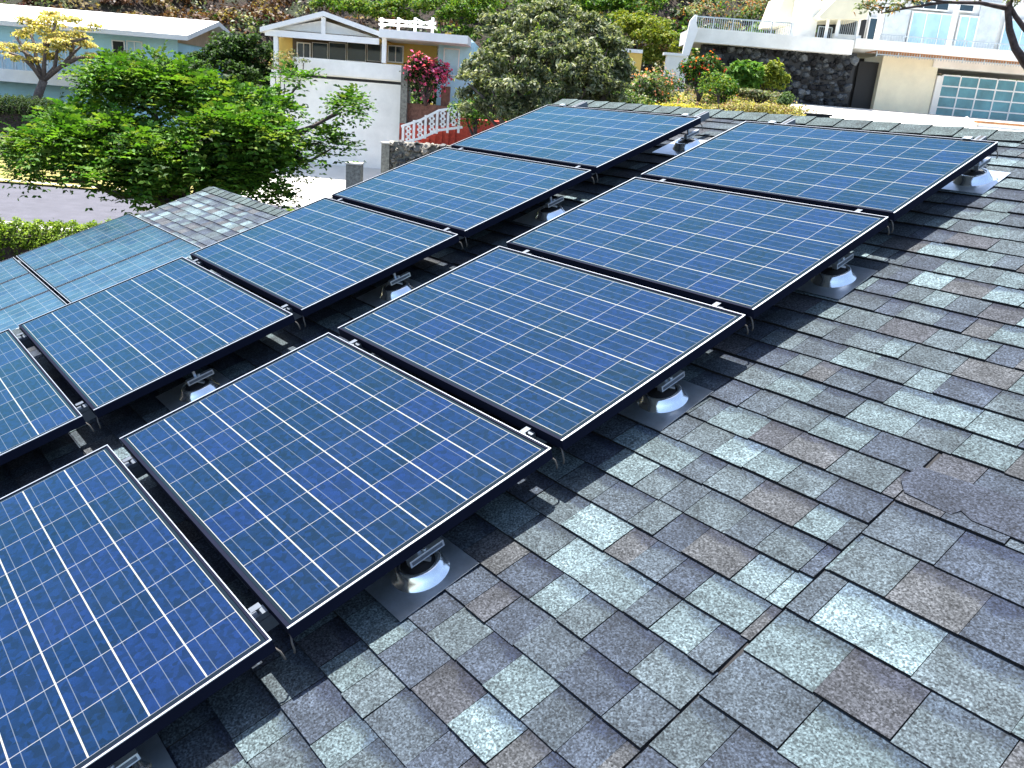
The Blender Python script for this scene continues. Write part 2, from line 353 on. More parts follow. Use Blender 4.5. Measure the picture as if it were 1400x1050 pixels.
# main slope
deck = MB(); deck.box(MX0, MX1, MY0, MY1, HZ-.09, HZ-.001); rel_roof(deck)
roof = deck.build('roof', 'felt', house)
ys = []; y = 3.1876-EXP*31
while y < MY1-.10: ys.append((y, y+EXP)); y += EXP
def hole(xa, xb, ya):
    if ya > 2.79: return False
    if xa >= 2.39: return True
    if xb > 2.39: return 'cut'
    return False
sh = shingles('shingle_courses', MX0-.03, MX1+.03, ys, roof, hole); 
def place_roof(o, z=HZ): o.location = (-3.0, 1.2, z-HZ)
place_roof(sh)
yb = [(2.433+.182, 2.915)]; y = 2.433
while y > MY0-.1: yb.append((y, y+.182)); y -= .184
sh2 = shingles('patched_shingle_courses', 2.392, MX1+.03, yb, roof, None, (.15, .29), random.Random(11)); place_roof(sh2)
# lifted dark shingle lapped over the seam
pm = MB(); c1 = (.026, .032, .046, 0)
pts = [(2.365, 2.700), (2.40, 2.655), (2.545, 2.642), (2.56, 2.672), (2.60, 2.650), (3.35, 2.640), (3.35, 2.85), (2.37, 2.795)]
n = len(pts); zt = [.0175, .016, .014, .016, .016, .014, .012, .013]
pm.add([(a, b2, z) for (a, b2), z in zip(pts, zt)]+[(a, b2, .004) for a, b2 in pts], [tuple(range(n))], 0, c1)
pm.add([(a, b2, z) for (a, b2), z in zip(pts, zt)]+[(a, b2, .004) for a, b2 in pts], [(i+n, (i+1)%n+n, (i+1)%n, i) for i in range(n)], 1, c1)
po = pm.build('lapped_shingle', ['shingle', 'butt'], roof); place_roof(po)
# ridge caps
def ridge(x0, x1, y, z, parent, rr):
    mb = MB(); x = x0; k = 0
    back = 2*S
    while x < x1:
        L = rr.uniform(.19, .215); w = .135; sk = rr.uniform(-.004, .004)
        z0, z1 = z+.016, z+.024
        c = rr.choice([(.052, .072, .074), (.044, .060, .064), (.062, .085, .086)]); t = (*c, .0)
        def P(xx, yy, zz): return (xx, yy, zz)
        # front flap lies on this slope, back flap falls away over the ridge
        bx = lambda xx, zz: [(xx, y-w+sk, zz-.004), (xx, y+.0, zz+.004), (xx, y+w*math.cos(back), zz-w*math.sin(back))]
        A, B = bx(x, z0), bx(x+L, z1)
        C = [(p[0], p[1], p[2]-.012) for p in A]; D = [(p[0], p[1], p[2]-.012) for p in B]
        vs = A+B+C+D
        mb.add(vs, [(0, 3, 4, 1), (1, 4, 5, 2)], 0, t); mb.add(vs, [(3, 9, 10, 4), (4, 10, 11, 5), (0, 6, 9, 3), (2, 5, 11, 8), (0, 1, 7, 6), (1, 2, 8, 7)], 1, t)
        x += L-.012; k += 1
    rel_roof(mb); return mb.build('ridge_cap', ['shingle', 'butt'], parent)
ridge(MX0-.03, MX1, MY1-.005, HZ+.002, roof, random.Random(5))
# far slope of the main roof, rake boards, fascia
bk = MB(); L = 5.5; b2 = 2*S
P0, P1 = (MY1+.002, HZ-.004), (MY1+L*math.cos(b2), HZ-.004-L*math.sin(b2)); off = (.09*math.sin(b2), -.09*math.cos(b2))
bk.prism([P0, P1, (P1[0]-off[0], P1[1]+off[1]), (P0[0]-off[0]-.06, P0[1]+off[1]-.05)], MX0, MX1, 'x'); rel_roof(bk); bk.build('far_slope', 'felt', roof)
fb = MB(); fb.box(MX0-.035, MX0-.003, MY0, MY1, HZ-.17, HZ+.004); fb.box(MX1+.003, MX1+.035, MY0, MY1, HZ-.17, HZ+.004); fb.box(MX0-.035, MX1+.035, MY0-.035, MY0-.003, HZ-.19, HZ+.003)
rel_roof(fb).build('fascia', 'whitep', roof)
# lower wing
wd = MB(); wd.box(WX0, WX1-.04, WY0, WY1, WZ-.09, WZ-.001); rel_roof(wd); wroof = wd.build('wing_roof', 'felt', house)
ys = []; y = WY1-.10-EXP*40
while y < WY1-.06: ys.append((y, y+EXP)); y += EXP
sw = shingles('shingle_courses', WX0-.03, WX1-.05, ys, wroof, None, (.12, .24), random.Random(21), 1.3); place_roof(sw, WZ)  # gain paints grazing-angle brightness into the wing shingle tones
ridge(WX0-.03, WX1-.06, WY1, WZ+.002, wroof, random.Random(6))
bk = MB(); L = 4.5
P0, P1 = (WY1+.002, WZ-.004), (WY1+L*math.cos(b2), WZ-.004-L*math.sin(b2))
bk.prism([P0, P1, (P1[0]-off[0], P1[1]+off[1]), (P0[0]-off[0]-.06, P0[1]+off[1]-.05)], WX0, WX1-.05, 'x'); rel_roof(bk).build('far_slope', 'felt', wroof)
fb = MB(); fb.box(WX0-.035, WX0-.003, WY0, WY1, WZ-.17, WZ+.004); rel_roof(fb).build('fascia', 'whitep', wroof)
# walls (vertical, world frame -> stored in the house frame)
def wall_world(name, poly_xyz_boxes, mt):
    mb = MB()
    for bx in poly_xyz_boxes: mb.box(*bx)
    inv = (Matrix.Translation(house.location) @ Matrix.Rotation(S, 4, 'X')).inverted()
    mb.v = [tuple(inv @ Vector(v)) for v in mb.v]; return mb.build(name, mt, house)
GZ = CAM.z-4.6
yA = RF(0, MY0, HZ); rdg = RF(0, MY1, HZ); yB = rdg.y+(rdg.y-yA.y)*.7
def gable(x, th, ya, za, yr, zr, ybk, zbk, zb):
    mb = MB(); mb.prism([(ya, zb), (ybk, zb), (ybk, zbk), (yr, zr), (ya, za)], x, x+th, 'x')
    inv = (Matrix.Translation(house.location) @ Matrix.Rotation(S, 4, 'X')).inverted()
    mb.v = [tuple(inv @ Vector(v)) for v in mb.v]; return mb
tS = math.tan(S)
for nm, x, ry, rz, ya in (('gable_wall', MX0+.25, rdg.y, rdg.z-.14, yA.y+.4), ('gable_wall', MX1-.4, rdg.y, rdg.z-.14, yA.y+.4), ('wing_gable_wall', WX0+.3, RF(0, WY1, WZ).y, RF(0, WY1, WZ).z-.14, RF(0, WY0, WZ).y+.4)):
    ybk = ry+3.4; gable(x, .15, ya, rz-(ry-ya)*tS, ry, rz, ybk, rz-(ybk-ry)*tS, GZ-.1).build(nm, 'siding', house)
wr = RF(0, WY1, WZ)
wall_world('front_wall', [(MX0+.4, MX1-.4, yA.y+.4, yA.y+.55, GZ-.1, yA.z-.0)], 'siding')
wall_world('back_wall', [(MX0+.4, MX1-.4, rdg.y+3.25, rdg.y+3.4, GZ-.1, rdg.z-3.4*tS-.2), (WX0+.45, MX0+.25, wr.y+3.25, wr.y+3.4, GZ-.1, wr.z-3.4*tS-.2)], 'siding')

# ================================================================== SOLAR PANELS
PL, PWD, GAP = 1.532, .99, .049
def make_panel():
    r = empty('solar_panel', (0, 0, 0))
    f = MB(); t = .0115; H = .042
    u = .003; e = .0062                            # frame's sun glint and shade painted in: light outer arris, dark inside
    for (a, b, c, d) in ((0, PL, PWD-u, PWD), (0, e, 0, PWD-u-.0004), (PL-e, PL, 0, PWD-u-.0004)):
        f.box(a, b, c, d, -.0025, 0, 1)
    for (a, b, c, d) in ((e+.0004, PL-e-.0004, 0, t), (e+.0004, PL-e-.0004, PWD-t, PWD-u-.0004), (e+.0004, t, t+.0003, PWD-t-.0003), (PL-t, PL-e-.0004, t+.0003, PWD-t-.0003)):
        f.box(a, b, c, d, -.0024, -.0003, 0)
    for (a, b, c, d) in ((.0006, PL-.0006, .0006, t-.001), (.0006, PL-.0006, PWD-t+.001, PWD-.0006), (.0006, t-.001, t-.001, PWD-t+.001), (PL-t+.001, PL-.0006, t-.001, PWD-t+.001)):
        f.box(a, b, c, d, -H, -.0026, 0)
    f.build('frame', ['frame', 'lip'], r)
    g = MB(); g.box(.0125, PL-.0125, .0125, PWD-.0125, -.0075, -.0030); g.build('cell_sheet', 'cells', r)
    b = MB(); b.box(.0125, PL-.0125, .0125, PWD-.0125, -.0095, -.0078); b.build('backsheet', 'back', r)
    j = MB(); j.box(.06, .17, .42, .56, -.033, -.0098); j.build('junction_box', 'dark', r, bevel=.004)
    for yy, k in ((.006, 1), (PWD-.006, -1)):
        c = MB(); c.tube([(PL-.035, yy, -.030), (PL-.012, yy-.004*k, -.040), (PL-.002, yy-.012*k, -.055), (PL+.001, yy-.014*k, -.078), (PL-.004, yy-.016*k, -.092)], .0032, 6)
        c.build('cable', 'cable', r)
    return r
proto = make_panel(); first = True
def put_panel(x, y, z, label, group, rot=(S, 0, 0)):
    global first
    o = proto if first else copy_tree(proto); first = False
    o.location = RF(x, y, z); o.rotation_euler = rot; tag(o, label, 'solar panel', group); return o
PITCH = PWD+GAP
N1 = ['front row solar panel cut off by the bottom left corner, nearest the camera', 'front row solar panel with dark blue cells, second from the bottom left corner', 'middle panel of the front row, between two dark gaps beside the bare shingles',
      'front row solar panel second from the ridge, its right edge above a metal roof mount', 'front row solar panel touching the ridge line, closest to the garage door']
N2 = ['second row solar panel cut off by the left edge of the photo', 'second row solar panel just right of the one cut by the left edge', 'second row solar panel, third from the left, beside the lower wing roof',
      'second row solar panel, second from the ridge, in front of the stone wall', 'farthest solar panel of the second row, against the ridge below the grey green tree']
for k in range(5):
    put_panel(0, k*PITCH, 0, N1[k], 'solar panels in the row next to the bare shingles')
for k in range(5):
    put_panel(-1.890, k*PITCH-.003, .002, N2[k], 'solar panels in the second row')
names3 = [['lower roof solar panel at the outer eave edge, cut by the left photo edge', 'lower roof panel at the outer edge beside the bare wing shingles'],
          ['middle panel of the lower wing column cut by the left photo edge', 'middle panel on the lower wing beside its bare shingles'],
          ['lower wing panel half hidden by the second row, cut by the left edge', 'lower wing panel half hidden by the second row, touching bare shingles']]
for i in range(3):
    for j in range(2):
        # landscape: long side up the slope
        ox = WX0+.12+i*1.005; oy = (.285, 1.850)[j]
        o = put_panel(ox+PWD, oy, WZ+.105, names3[i][j], 'solar panels lying sideways on the lower wing roof')
        o.rotation_euler = (Matrix.Rotation(S, 3, 'X') @ Matrix.Rotation(PI/2, 3, 'Z')).to_euler()
        for ch in o.children:                          # their cells mix dust with a sky reflection painted in teal
            if ch.name.startswith('cell_sheet'): ch.material_slots[0].link = 'OBJECT'; ch.material_slots[0].material = M['cells_sheen']
# rails
def rail(x, y0, y1, ztop, gaps, label, group):
    r = empty('mounting_rail', RF(x, y0, ztop), ROT_R, label=label, cat='rail', group=group)
    L = y1-y0; m = MB(); m.box(-.02, .02, 0, L, -.045, 0, 0); m.box(-.0085, .0085, -.001, L+.001, -.030, .0005, 1)
    m.build('rail_body', ['aluB', 'dark'], r)
    for g in gaps:
        c = MB(); yy = g-y0
        c.box(-.018, .018, yy-GAP/2+.003, yy+GAP/2-.003, .002, .020); c.tube([(0, yy, .020), (0, yy, .036)], .004, 6); c.lathe((0, yy, .030), [(.0, 0), (.008, 0), (.008, .007), (0, .007)], 6)
        c.box(-.012, .012, yy-GAP/2+.004, yy+GAP/2-.012, .0385, .0405)
        c.build('mid_clamp', 'aluB', r)
    e = MB(); yy = 5*PITCH-GAP-y0; e.box(-.02, .02, yy+.002, yy+.024, .001, .046); e.box(-.02, .02, yy-.008, yy+.024, .0460, .0495); e.build('end_clamp', 'alu', r)
    return r
gaps = [k*PITCH-GAP/2 for k in range(1, 5)]
rail(.19, -.12, 5.37, -.043, gaps, 'aluminium rail under the left side of the front row, tip past the ridge', 'rails under the solar panels')
rail(1.375, -.12, 5.33, -.043, gaps, 'aluminium rail under the right side of the front row, tip past the ridge', 'rails under the solar panels')
rail(-1.73, -.12, 5.40, -.041, gaps, 'aluminium rail under the left side of the second row', 'rails under the solar panels')
rail(-.50, -.12, 5.38, -.041, gaps, 'aluminium rail under the right side of the second row', 'rails under the solar panels')
# roof mounts
def make_mount():
    r = empty('roof_mount', (0, 0, 0))
    p = MB(); p.add([(-.17, -.165, .0125), (.13, -.165, .0125), (.13, .14, .0150), (-.17, .14, .0150), (-.17, -.165, .0140), (.13, -.165, .0140), (.13, .14, .0165), (-.17, .14, .0165)],
        [(0,3,2,1),(4,5,6,7),(0,1,5,4),(1,2,6,5),(2,3,7,6),(3,0,4,7)])
    p.build('flashing_plate', 'galvd', r)
    c = MB(); c.lathe((0, 0, .014), [(.098, 0), (.095, .003), (.083, .022), (.074, .038), (.070, .042), (.062, .043), (.056, .036)], 40, sy=1.0); c.build('cone', 'galv', r)
    k = MB(); k.lathe((0, 0, .014), [(.058, .035), (.036, .041), (.022, .046), (.0, .046)], 24); k.build('rubber_collar', 'dark', r)
    t = MB(); t.tube([(0, 0, .06), (0, 0, .088)], .013, 12); t.build('post', 'galv', r)
    b = MB(); b.bar((-.030, -.02, .074), (.016, .0, .082), .018, .008); b.bar((.014, -.004, .084), (.040, .028, .064), .016, .007); b.bar((.012, 0, .080), (.024, .004, .098), .018, .010); b.bar((.020, .004, .086), (.020, .004, .150), .012, .012)
    b.build('bracket', 'alu', r)
    s = MB(); s.box(.022, .046, -.045, .085, .084, .108); s.box(.0455, .0475, -.038, .078, .090, .102, 1); s.lathe((.034, .02, .108), [(.008, 0), (.008, .006), (0, .006)], 6); s.build('strut', ['alu', 'aluB'], r, bevel=.002)
    return r
mount = make_mount(); fm = True
fn = ['at the bottom left corner of the photo', 'nearest shiny cone in the foreground shadow', 'below the middle front row panel', 'second from the ridge on the right', 'near the ridge, fully sunlit plate']
for row, X in ((0, 1.455), (1, -.435)):
    for i, Y in enumerate((.50, 1.49, 2.645, 3.795, 5.07)):
        if row and i == 0: continue
        o = mount if fm else copy_tree(mount); fm = False
        o.location = RF(X, Y, HZ); o.rotation_euler = ROT_R
        tag(o, (f'galvanised front row roof mount, {fn[i]}' if row == 0 else ['', 'galvanised mount in the dark gap between rows, nearest the camera', 'galvanised mount in the dark gap between rows, beside the middle front panel', 'small galvanised mount in the row gap, second from the ridge', 'sunlit galvanised mount in the row gap by the ridge'][i]),
            'roof mount', 'roof mounts carrying the panel rails')
# vent beyond the ridge
v = empty('roof_vent', RF(.03, 5.90, HZ), label='small black roof vent poking over the ridge', cat='vent')
m = MB(); m.box(-.065, .065, -.05, .05, -.15, .0); m.box(-.075, .075, -.06, .06, .0, .012); m.build('hood', 'dark', v, bevel=.006)
m = MB(); m.box(-.14, .14, -.10, .12, -.16, -.15); m.build('base_plate', 'galv', v)

# ================================================================== VEGETATION TOOLS
def leaf_mesh(name, C, Nrm, ax, L, Wd, tint, mt, parent=None, fold=.18):
    """C centres, Nrm normals, ax long axes (n,3); folded leaves of two quads"""
    n = len(C); Nrm = Nrm/np.linalg.norm(Nrm, axis=1)[:, None]
    ax = ax-Nrm*(ax*Nrm).sum(1)[:, None]; ax /= np.linalg.norm(ax, axis=1)[:, None]+1e-9; sd = np.cross(Nrm, ax)
    L = np.broadcast_to(L, (n,))[:, None]; Wd = np.broadcast_to(Wd, (n,))[:, None]
    A = C-ax*L*.5; B = C+ax*L*.5-Nrm*L*.10; M1 = C+Nrm*L*.04
    P = C+sd*Wd*.5+Nrm*Wd*fold; Q = C-sd*Wd*.5+Nrm*Wd*fold
    V = np.stack([A, P, B, Q], 1).reshape(-1, 3)
    me = bpy.data.meshes.new(name); me.vertices.add(4*n); me.vertices.foreach_set('co', V.ravel().astype(np.float32))
    me.loops.add(4*n); me.loops.foreach_set('vertex_index', np.arange(4*n, dtype=np.int32))
    me.polygons.add(n); me.polygons.foreach_set('loop_start', np.arange(0, 4*n, 4, dtype=np.int32)); me.polygons.foreach_set('loop_total', np.full(n, 4, dtype=np.int32))
    me.materials.append(M[mt]); me.update(calc_edges=True)
    at = me.color_attributes.new("tint", 'FLOAT_COLOR', 'CORNER')
    T = np.concatenate([tint, np.ones((n, 1))], 1); at.data.foreach_set('color', np.repeat(T, 4, axis=0).ravel().astype(np.float32))
    o = bpy.data.objects.new(name, me); COL.objects.link(o)
    if parent: o.parent = parent
    return o
def rdir(n):
    v = rng.normal(size=(n, 3)); return v/np.linalg.norm(v, axis=1)[:, None]
def tints(n, cols, wts=None, jit=.25):
    cols = np.array(cols); i = rng.choice(len(cols), n, p=(np.array(wts)/sum(wts) if wts is not None else None))
    return cols[i]*rng.uniform(1-jit, 1+jit, (n, 1))
def cloud(clumps, dens, shell=.55):
    """points in ellipsoid clumps with outward directions; dens leaves per clump unit"""
    P, D = [], []
    for (c, rad, n) in clumps:
        n = int(n*dens); d = rdir(n); d[:, 2] = np.where(rng.random(n) < .7, np.abs(d[:, 2]), d[:, 2])
        rr = shell+(1-shell)*rng.random(n)**.6; rr *= 1+.16*np.sin(d[:, 0]*7+c[0]*3)*np.cos(d[:, 1]*6+c[1])+rng.normal(0, .05, n)
        P.append(np.array(c)+d*np.array(rad)*rr[:, None]); D.append(d)
    return np.concatenate(P), np.concatenate(D)
def crown(name, clumps, dens, L, Wd, cols, wts, mt, parent, droop=.0, upb=.6, shell=.5, spray=0, jit=.25):
    P, D = cloud(clumps, dens, shell); n = len(P)
    if spray:                                     # compound leaves: each point grows a drooping spray of leaflets
        ax = D+rdir(n)*.6; ax[:, 2] -= droop; ax /= np.linalg.norm(ax, axis=1)[:, None]
        side = np.cross(ax, [0, 0, 1.0]); side /= np.linalg.norm(side, axis=1)[:, None]+1e-9
        base = tints(n, cols, wts, jit); sl = rng.uniform(.7, 1.25, n)*L*spray*.55
        C, N, A, T = [], [], [], []
        for k in range(spray):
            t = (k//2+.5)/(spray/2); sg = 1 if k % 2 else -1
            c = P+ax*(t*sl)[:, None]+side*(sg*L*.38); c[:, 2] -= t*t*sl*.45
            C.append(c); A.append(side*sg+ax*.45+rdir(n)*.15); nn = np.cross(ax, side)*1.0; nn = np.where(nn[:, 2:3] < 0, -nn, nn); N.append(nn+rdir(n)*.35); T.append(base*rng.uniform(.85, 1.15, (n, 1)))
        C, N, A, T = map(np.concatenate, (C, N, A, T))
        return leaf_mesh(name, C, N, A, L*rng.uniform(.8, 1.2, len(C)), Wd, T, mt, parent)
    N = D*.5+rdir(n)*.75; N[:, 2] += upb; A = rdir(n)+D*.5; A[:, 2] -= droop
    return leaf_mesh(name, P, N, A, L*rng.uniform(.65, 1.3, n), Wd*rng.uniform(.7, 1.2, n), tints(n, cols, wts, jit), mt, parent)
def limbs(start, targets, r0, r1, seg=7, wob=.12, rr=random):
    mb = MB()
    for t in targets:
        a = Vector(start); b = Vector(t); L = (b-a).length; pts = []
        for i in range(6):
            u = i/5; p = a.lerp(b, u); p.z += math.sin(u*PI)*L*.06
            if 0 < i < 5: p += Vector((rr.uniform(-1, 1), rr.uniform(-1, 1), rr.uniform(-1, 1)))*L*wob*.4
            pts.append(p)
        mb.tube(pts, [r0*(1-u/5)+r1*u/5 for u in range(6)], seg)
    return mb
def BE(name, r, d, z, **k):                          # thing in the street frame
    return empty(name, W(r, d, z), (0, 0, HROT), **k)
GREEN = [(.036, .11, .012), (.068, .165, .016), (.018, .05, .009), (.105, .215, .022), (.16, .23, .035)]
OLIVE = [(.11, .14, .075), (.20, .225, .14), (.035, .05, .028), (.36, .37, .25), (.13, .18, .06)]
DARKG = [(.018, .042, .012), (.03, .07, .015), (.05, .10, .02), (.012, .028, .01)]
YELG = [(.13, .18, .02), (.20, .24, .03), (.08, .13, .02), (.26, .27, .04)]
YEL = [(.58, .48, .12), (.66, .60, .25), (.42, .38, .12), (.26, .28, .08), (.60, .45, .22)]

def bush(name, cat, label, pr, d, rad, n, L, Wd, cols, wts=None, mt='leaf', group=None, z=None, flowers=None, stems=True, nclump=6, jit=.3, seedr=None, **k):
    """pr = centre r; rad=(rx,ry,rz)"""
    zb = zg(pr, d)-.05 if z is None else z
    e = BE(name, pr, d, zb, label=label, cat=cat, group=group)
    rr = random.Random(seedr or int(pr*100+d*7)); cl = []
    for i in range(nclump):
        a = rr.uniform(0, 2*PI); q2 = rr.uniform(.15, .6) if i else 0
        cl.append(((math.cos(a)*rad[0]*q2, math.sin(a)*rad[1]*q2, rad[2]*rr.uniform(.75, 1.25)), (rad[0]*rr.uniform(.4, .65), rad[1]*rr.uniform(.4, .65), rad[2]*rr.uniform(.45, .75)), 1))
    crown('foliage', cl, n/nclump, L, Wd, cols, wts, mt, e, jit=jit, **k)
    if flowers:
        crown('bloom', [(c, (x*1.06, y*1.06, zz*1.06), 1) for c, (x, y, zz), _ in cl[:flowers[3] if len(flowers) > 3 else nclump]], flowers[0]/nclump, flowers[1], flowers[1]*.9, flowers[2], None, 'petal', e, shell=.9)['kind'] = 'stuff'
    if stems:
        limbs((0, 0, -.1), [(c[0]*.9, c[1]*.9, c[2]) for c, _, _ in cl], .05+rad[2]*.02, .015).build('stem', 'bark', e)
    return e

# ---------------- the big green tree in front of the wing
def big_tree():
    d0 = 15.0; r0 = -6.0; e = BE('tree', r0, d0, zg(r0, d0)-.1, label='large bright green feathery tree filling the left side behind the lower roof', cat='tree')
    zb = zg(r0, d0)-.1
    spots = [(205,105,0,70,34),(160,118,.5,45,30),(255,125,-.4,55,34),(205,140,.9,80,36),(120,165,.2,60,24),(150,185,-.8,80,30),(90,190,-.5,60,26),(60,208,-.3,50,26),(40,232,.2,26,26),(125,218,-1.0,70,34),(180,230,-1.3,80,42),(235,210,-1.2,70,38),
             (250,250,-1.2,60,28),(300,150,-.3,48,38),(330,180,-.8,70,40),(352,150,.2,48,34),(370,190,-.2,48,34),(330,225,-.6,56,36),(375,225,.3,36,28),(300,240,-1,50,34),(475,138,.6,26,13),(468,150,.6,16,8),(408,110,.9,16,11),(452,200,.7,16,10),(440,190,.7,14,12),(415,210,.6,16,14),(200,262,-1.1,46,16),(345,265,.3,60,16)]
    cl = []; tg = []
    for (x, y, dd, rx, ry) in spots:
        d = d0+dd; r, z = q(x, y, d); s = d/1209
        cl.append(((r-r0, dd, z-zb), (rx*s*1.0, rx*s*.95, ry*s*.95), rx*ry/2000)); tg.append((r-r0, dd, z-zb-ry*s*.4))
    sub = []
    for (c, rad, n) in cl:                        # foliage gathers in tufts at the branch tips, with dark gaps between
        for i in range(max(2, int(n*20))):
            dv = rdir(1)[0]; dv[2] = abs(dv[2])*1.0-.25; k = rng.uniform(.55, .98); s_ = rng.uniform(.13, .25)
            sub.append((tuple(np.array(c)+dv*np.array(rad)*k), (s_*1.25, s_*1.25, s_*.62), s_/.21))
    crown('crown', sub, 27, .105, .055, GREEN, (3, 4, 1.6, 3.6, 1.8), 'leaf', e, droop=.2, shell=.35, spray=6, jit=.34)
    # dead seed pods and older leaves in the crown
    t = MB(); t.tube([(0, 0, 0), (.1, .05, .9), (-.05, .1, 1.7), (.05, 0, 2.4)], [.24, .2, .17, .14], 10); 
    t2 = limbs((.05, 0, 2.3), tg, .085, .014, 7); t.v += t2.v; k = len(t.v)-len(t2.v)
    for f in t2.f: t.f.append([i+k for i in f])
    t.m += t2.m; t.t += t2.t; t.sm += t2.sm
    t.build('trunk', 'bark', e)
big_tree()

# ---------------- hedges on our side of the road
def hedge(pts, h, wdt, label, cols, dens=900):
    r0, d0 = pts[0][:2]; z0 = zg(r0, d0); e = BE('hedge', r0, d0, z0, label=label, cat='hedge')
    cl = []; core = MB()
    for (a, b) in zip(pts[:-1], pts[1:]):
        L = math.dist(a[:2], b[:2]); n = max(2, int(L/.45))
        for i in range(n):
            t = i/n; r = a[0]+(b[0]-a[0])*t; d = a[1]+(b[1]-a[1])*t; z = zg(r, d); hh = h*(1+random.uniform(-.05, .05))
            cl.append(((r-r0, d-d0, z-z0+hh*.55), (.42, wdt*.5, hh*.48), 1)); 
        core.bar((a[0]-r0, a[1]-d0, zg(*a)-z0+h*.4), (b[0]-r0, b[1]-d0, zg(*b)-z0+h*.4), wdt*.55, h*.7)
    P, D = cloud(cl, dens*2.4, .86); n = len(P)
    N = D*.6+rdir(n)*.7; N[:, 2] += .4
    tt = tints(n, cols, None, .3)
    leaf_mesh('foliage', P, N, rdir(n), (.07)*rng.uniform(.7, 1.3, n), .045, tt, 'leaf', e)
    core.build('twigs', 'bark', e)
hedge([(-24, 17.0), (-13.5, 18.4), (-10.2, 19.6), (-7.5, 23.0), (-5.0, 26.3)], 1.15, 1.2, 'clipped hedge with bright yellow green top behind the lower wing roof', [(.18, .28, .016), (.24, .33, .03), (.11, .19, .015), (.05, .09, .012)])
hedge([(-44, 43.4), (-31, 43.2), (-23.0, 42.8)], 1.75, 1.5, 'dark clipped hedge in front of the pale blue house', [(.03, .06, .012), (.06, .11, .02), (.02, .04, .01)], 1000)

# ================================================================== HOUSES
def HB(mb, x0, y0, x1, y1, d, dep, mi=0, org=(0, 0, 0), front=0):
    xm, ym = (x0+x1)/2, (y0+y1)/2
    r0, r1 = q(x0, ym, d)[0], q(x1, ym, d)[0]; z1, z0 = q(xm, y0, d)[1], q(xm, y1, d)[1]
    mb.box(r0-org[0], r1-org[0], d-org[1]-front, d+dep-org[1], z0-org[2], z1-org[2], mi)
    return r0, r1, z0, z1
class H:
    def __init__(s, name, px, py, d, **k):
        s.r, s.z = q(px, py, d); s.d = d; s.o = (s.r, s.d, s.z); s.e = BE(name, s.r, d, s.z, **k)
    def part(s, name, mt, boxes, parent=None, bevel=0, label=None):
        mb = MB()
        for b in boxes: HB(mb, *b, org=s.o)
        return mb.build(name, mt, parent or s.e, bevel=bevel, label=label)
    def raw(s, name, mt, fn, parent=None, label=None):
        mb = MB(); fn(mb); mb.rel(s.o); return mb.build(name, mt, parent or s.e, label=label)
    def window(s, x0, y0, x1, y1, d, glass='glassb', mull=0, fr='whitep', t=1.6):
        f = MB(); xm, ym = (x0+x1)/2, (y0+y1)/2
        r0, r1 = q(x0, ym, d)[0], q(x1, ym, d)[0]; z1, z0 = q(xm, y0, d)[1], q(xm, y1, d)[1]; w = t*d/1209
        o = s.o
        def bx(a, b, c, e): f.box(a-o[0], b-o[0], d-.06-o[1], d+.02-o[1], c-o[2], e-o[2])
        bx(r0, r0+w, z0, z1); bx(r1-w, r1, z0, z1); bx(r0+w, r1-w, z1-w, z1); bx(r0+w, r1-w, z0, z0+w)
        for i in range(mull):
            c = r0+(r1-r0)*(i+1)/(mull+1); bx(c-w*.35, c+w*.35, z0+w, z1-w)
        fo = f.build('window', fr, s.e)
        p = MB(); p.box(r0+w-o[0], r1-w-o[0], d-.025-o[1], d-.005-o[1], z0+w-o[2], z1-w-o[2]); p.build('pane', glass, fo); return fo
    def railing(s, x0, x1, ytop0, ytop1, hpx, d, n, mt='metalr', th=.045, posts=4):
        mb = MB(); a = q(x0, ytop0, d); b = q(x1, ytop1, d); h = hpx*d/1209; o = s.o
        mb.bar((a[0]-o[0], d-o[1], a[1]-o[2]), (b[0]-o[0], d-o[1], b[1]-o[2]), th, th)
        mb.bar((a[0]-o[0], d-o[1], a[1]-h*.9-o[2]), (b[0]-o[0], d-o[1], b[1]-h*.9-o[2]), th*.8, th*.8)
        for i in range(n+1):
            t = i/n; r = a[0]+(b[0]-a[0])*t; z = a[1]+(b[1]-a[1])*t; big = posts and i % max(1, n//posts) == 0
            ww = th*1.1 if big else th*.42
            mb.box(r-ww/2-o[0], r+ww/2-o[0], d-ww/2-o[1], d+ww/2-o[1], z-h-o[2], z-o[2]-.01)
        return mb.build('railing', mt, s.e)

# --- pale blue house, left
h = H('house', 0, 145, 50, label='long two storey pale blue house with a white roof behind the yellow tree', cat='house')
def f(mb):
    zl, zu = q(130, 145, 50)[1]-1.6, q(235, 56, 50)[1]; r1 = q(238, 80, 50)[0]
    mb.box(-44, r1, 50.6, 58, zl, zu+.1)
h.raw('wall', 'bluew', f)
def f(mb):                                             # low white gable roof seen from the front
    ze, zr = q(130, 45, 50)[1], q(255, 28, 54)[1]; r1 = q(236, 53, 49.4)[0]; zb = q(236, 54, 49.4)[1]
    r2 = q(262, 40, 54)[0]
    mb.prism([(49.2, zb+.0), (49.2, zb+.26), (54.2, zr+.1), (59.2, zb+.26), (59.2, zb), (54.2, zr-.16)], -45, r1+.9, 'x')
h.raw('roof', 'roofw', f)
def f(mb):
    zb = q(236, 54, 49.4)[1]; r1 = q(238, 80, 50)[0]; zr = q(255, 28, 54)[1]
    mb.prism([(50.6, zb-.1), (57.9, zb-.1), (57.9, zb+.05), (54.2, zr-.2), (50.6, zb+.05)], r1+.004, r1+.12, 'x')
h.raw('gable', 'tan', f)
h.part('balcony_slab', 'whitep', [(-60, 97, 142, 114, 48.6, 2.2)])
h.window(154, 55, 172, 92, 50.55, 'darkw'); h.window(174, 56, 196, 92, 50.55, 'glass_refl', 1)
for a, b2 in ((-20, 18), (20, 62), (64, 104)): h.window(a, 56, b2, 98, 50.55, 'glass_refl', 2)
h.railing(-40, 142, 76, 84, 26, 48.8, 90, 'metalr', .05, 12)
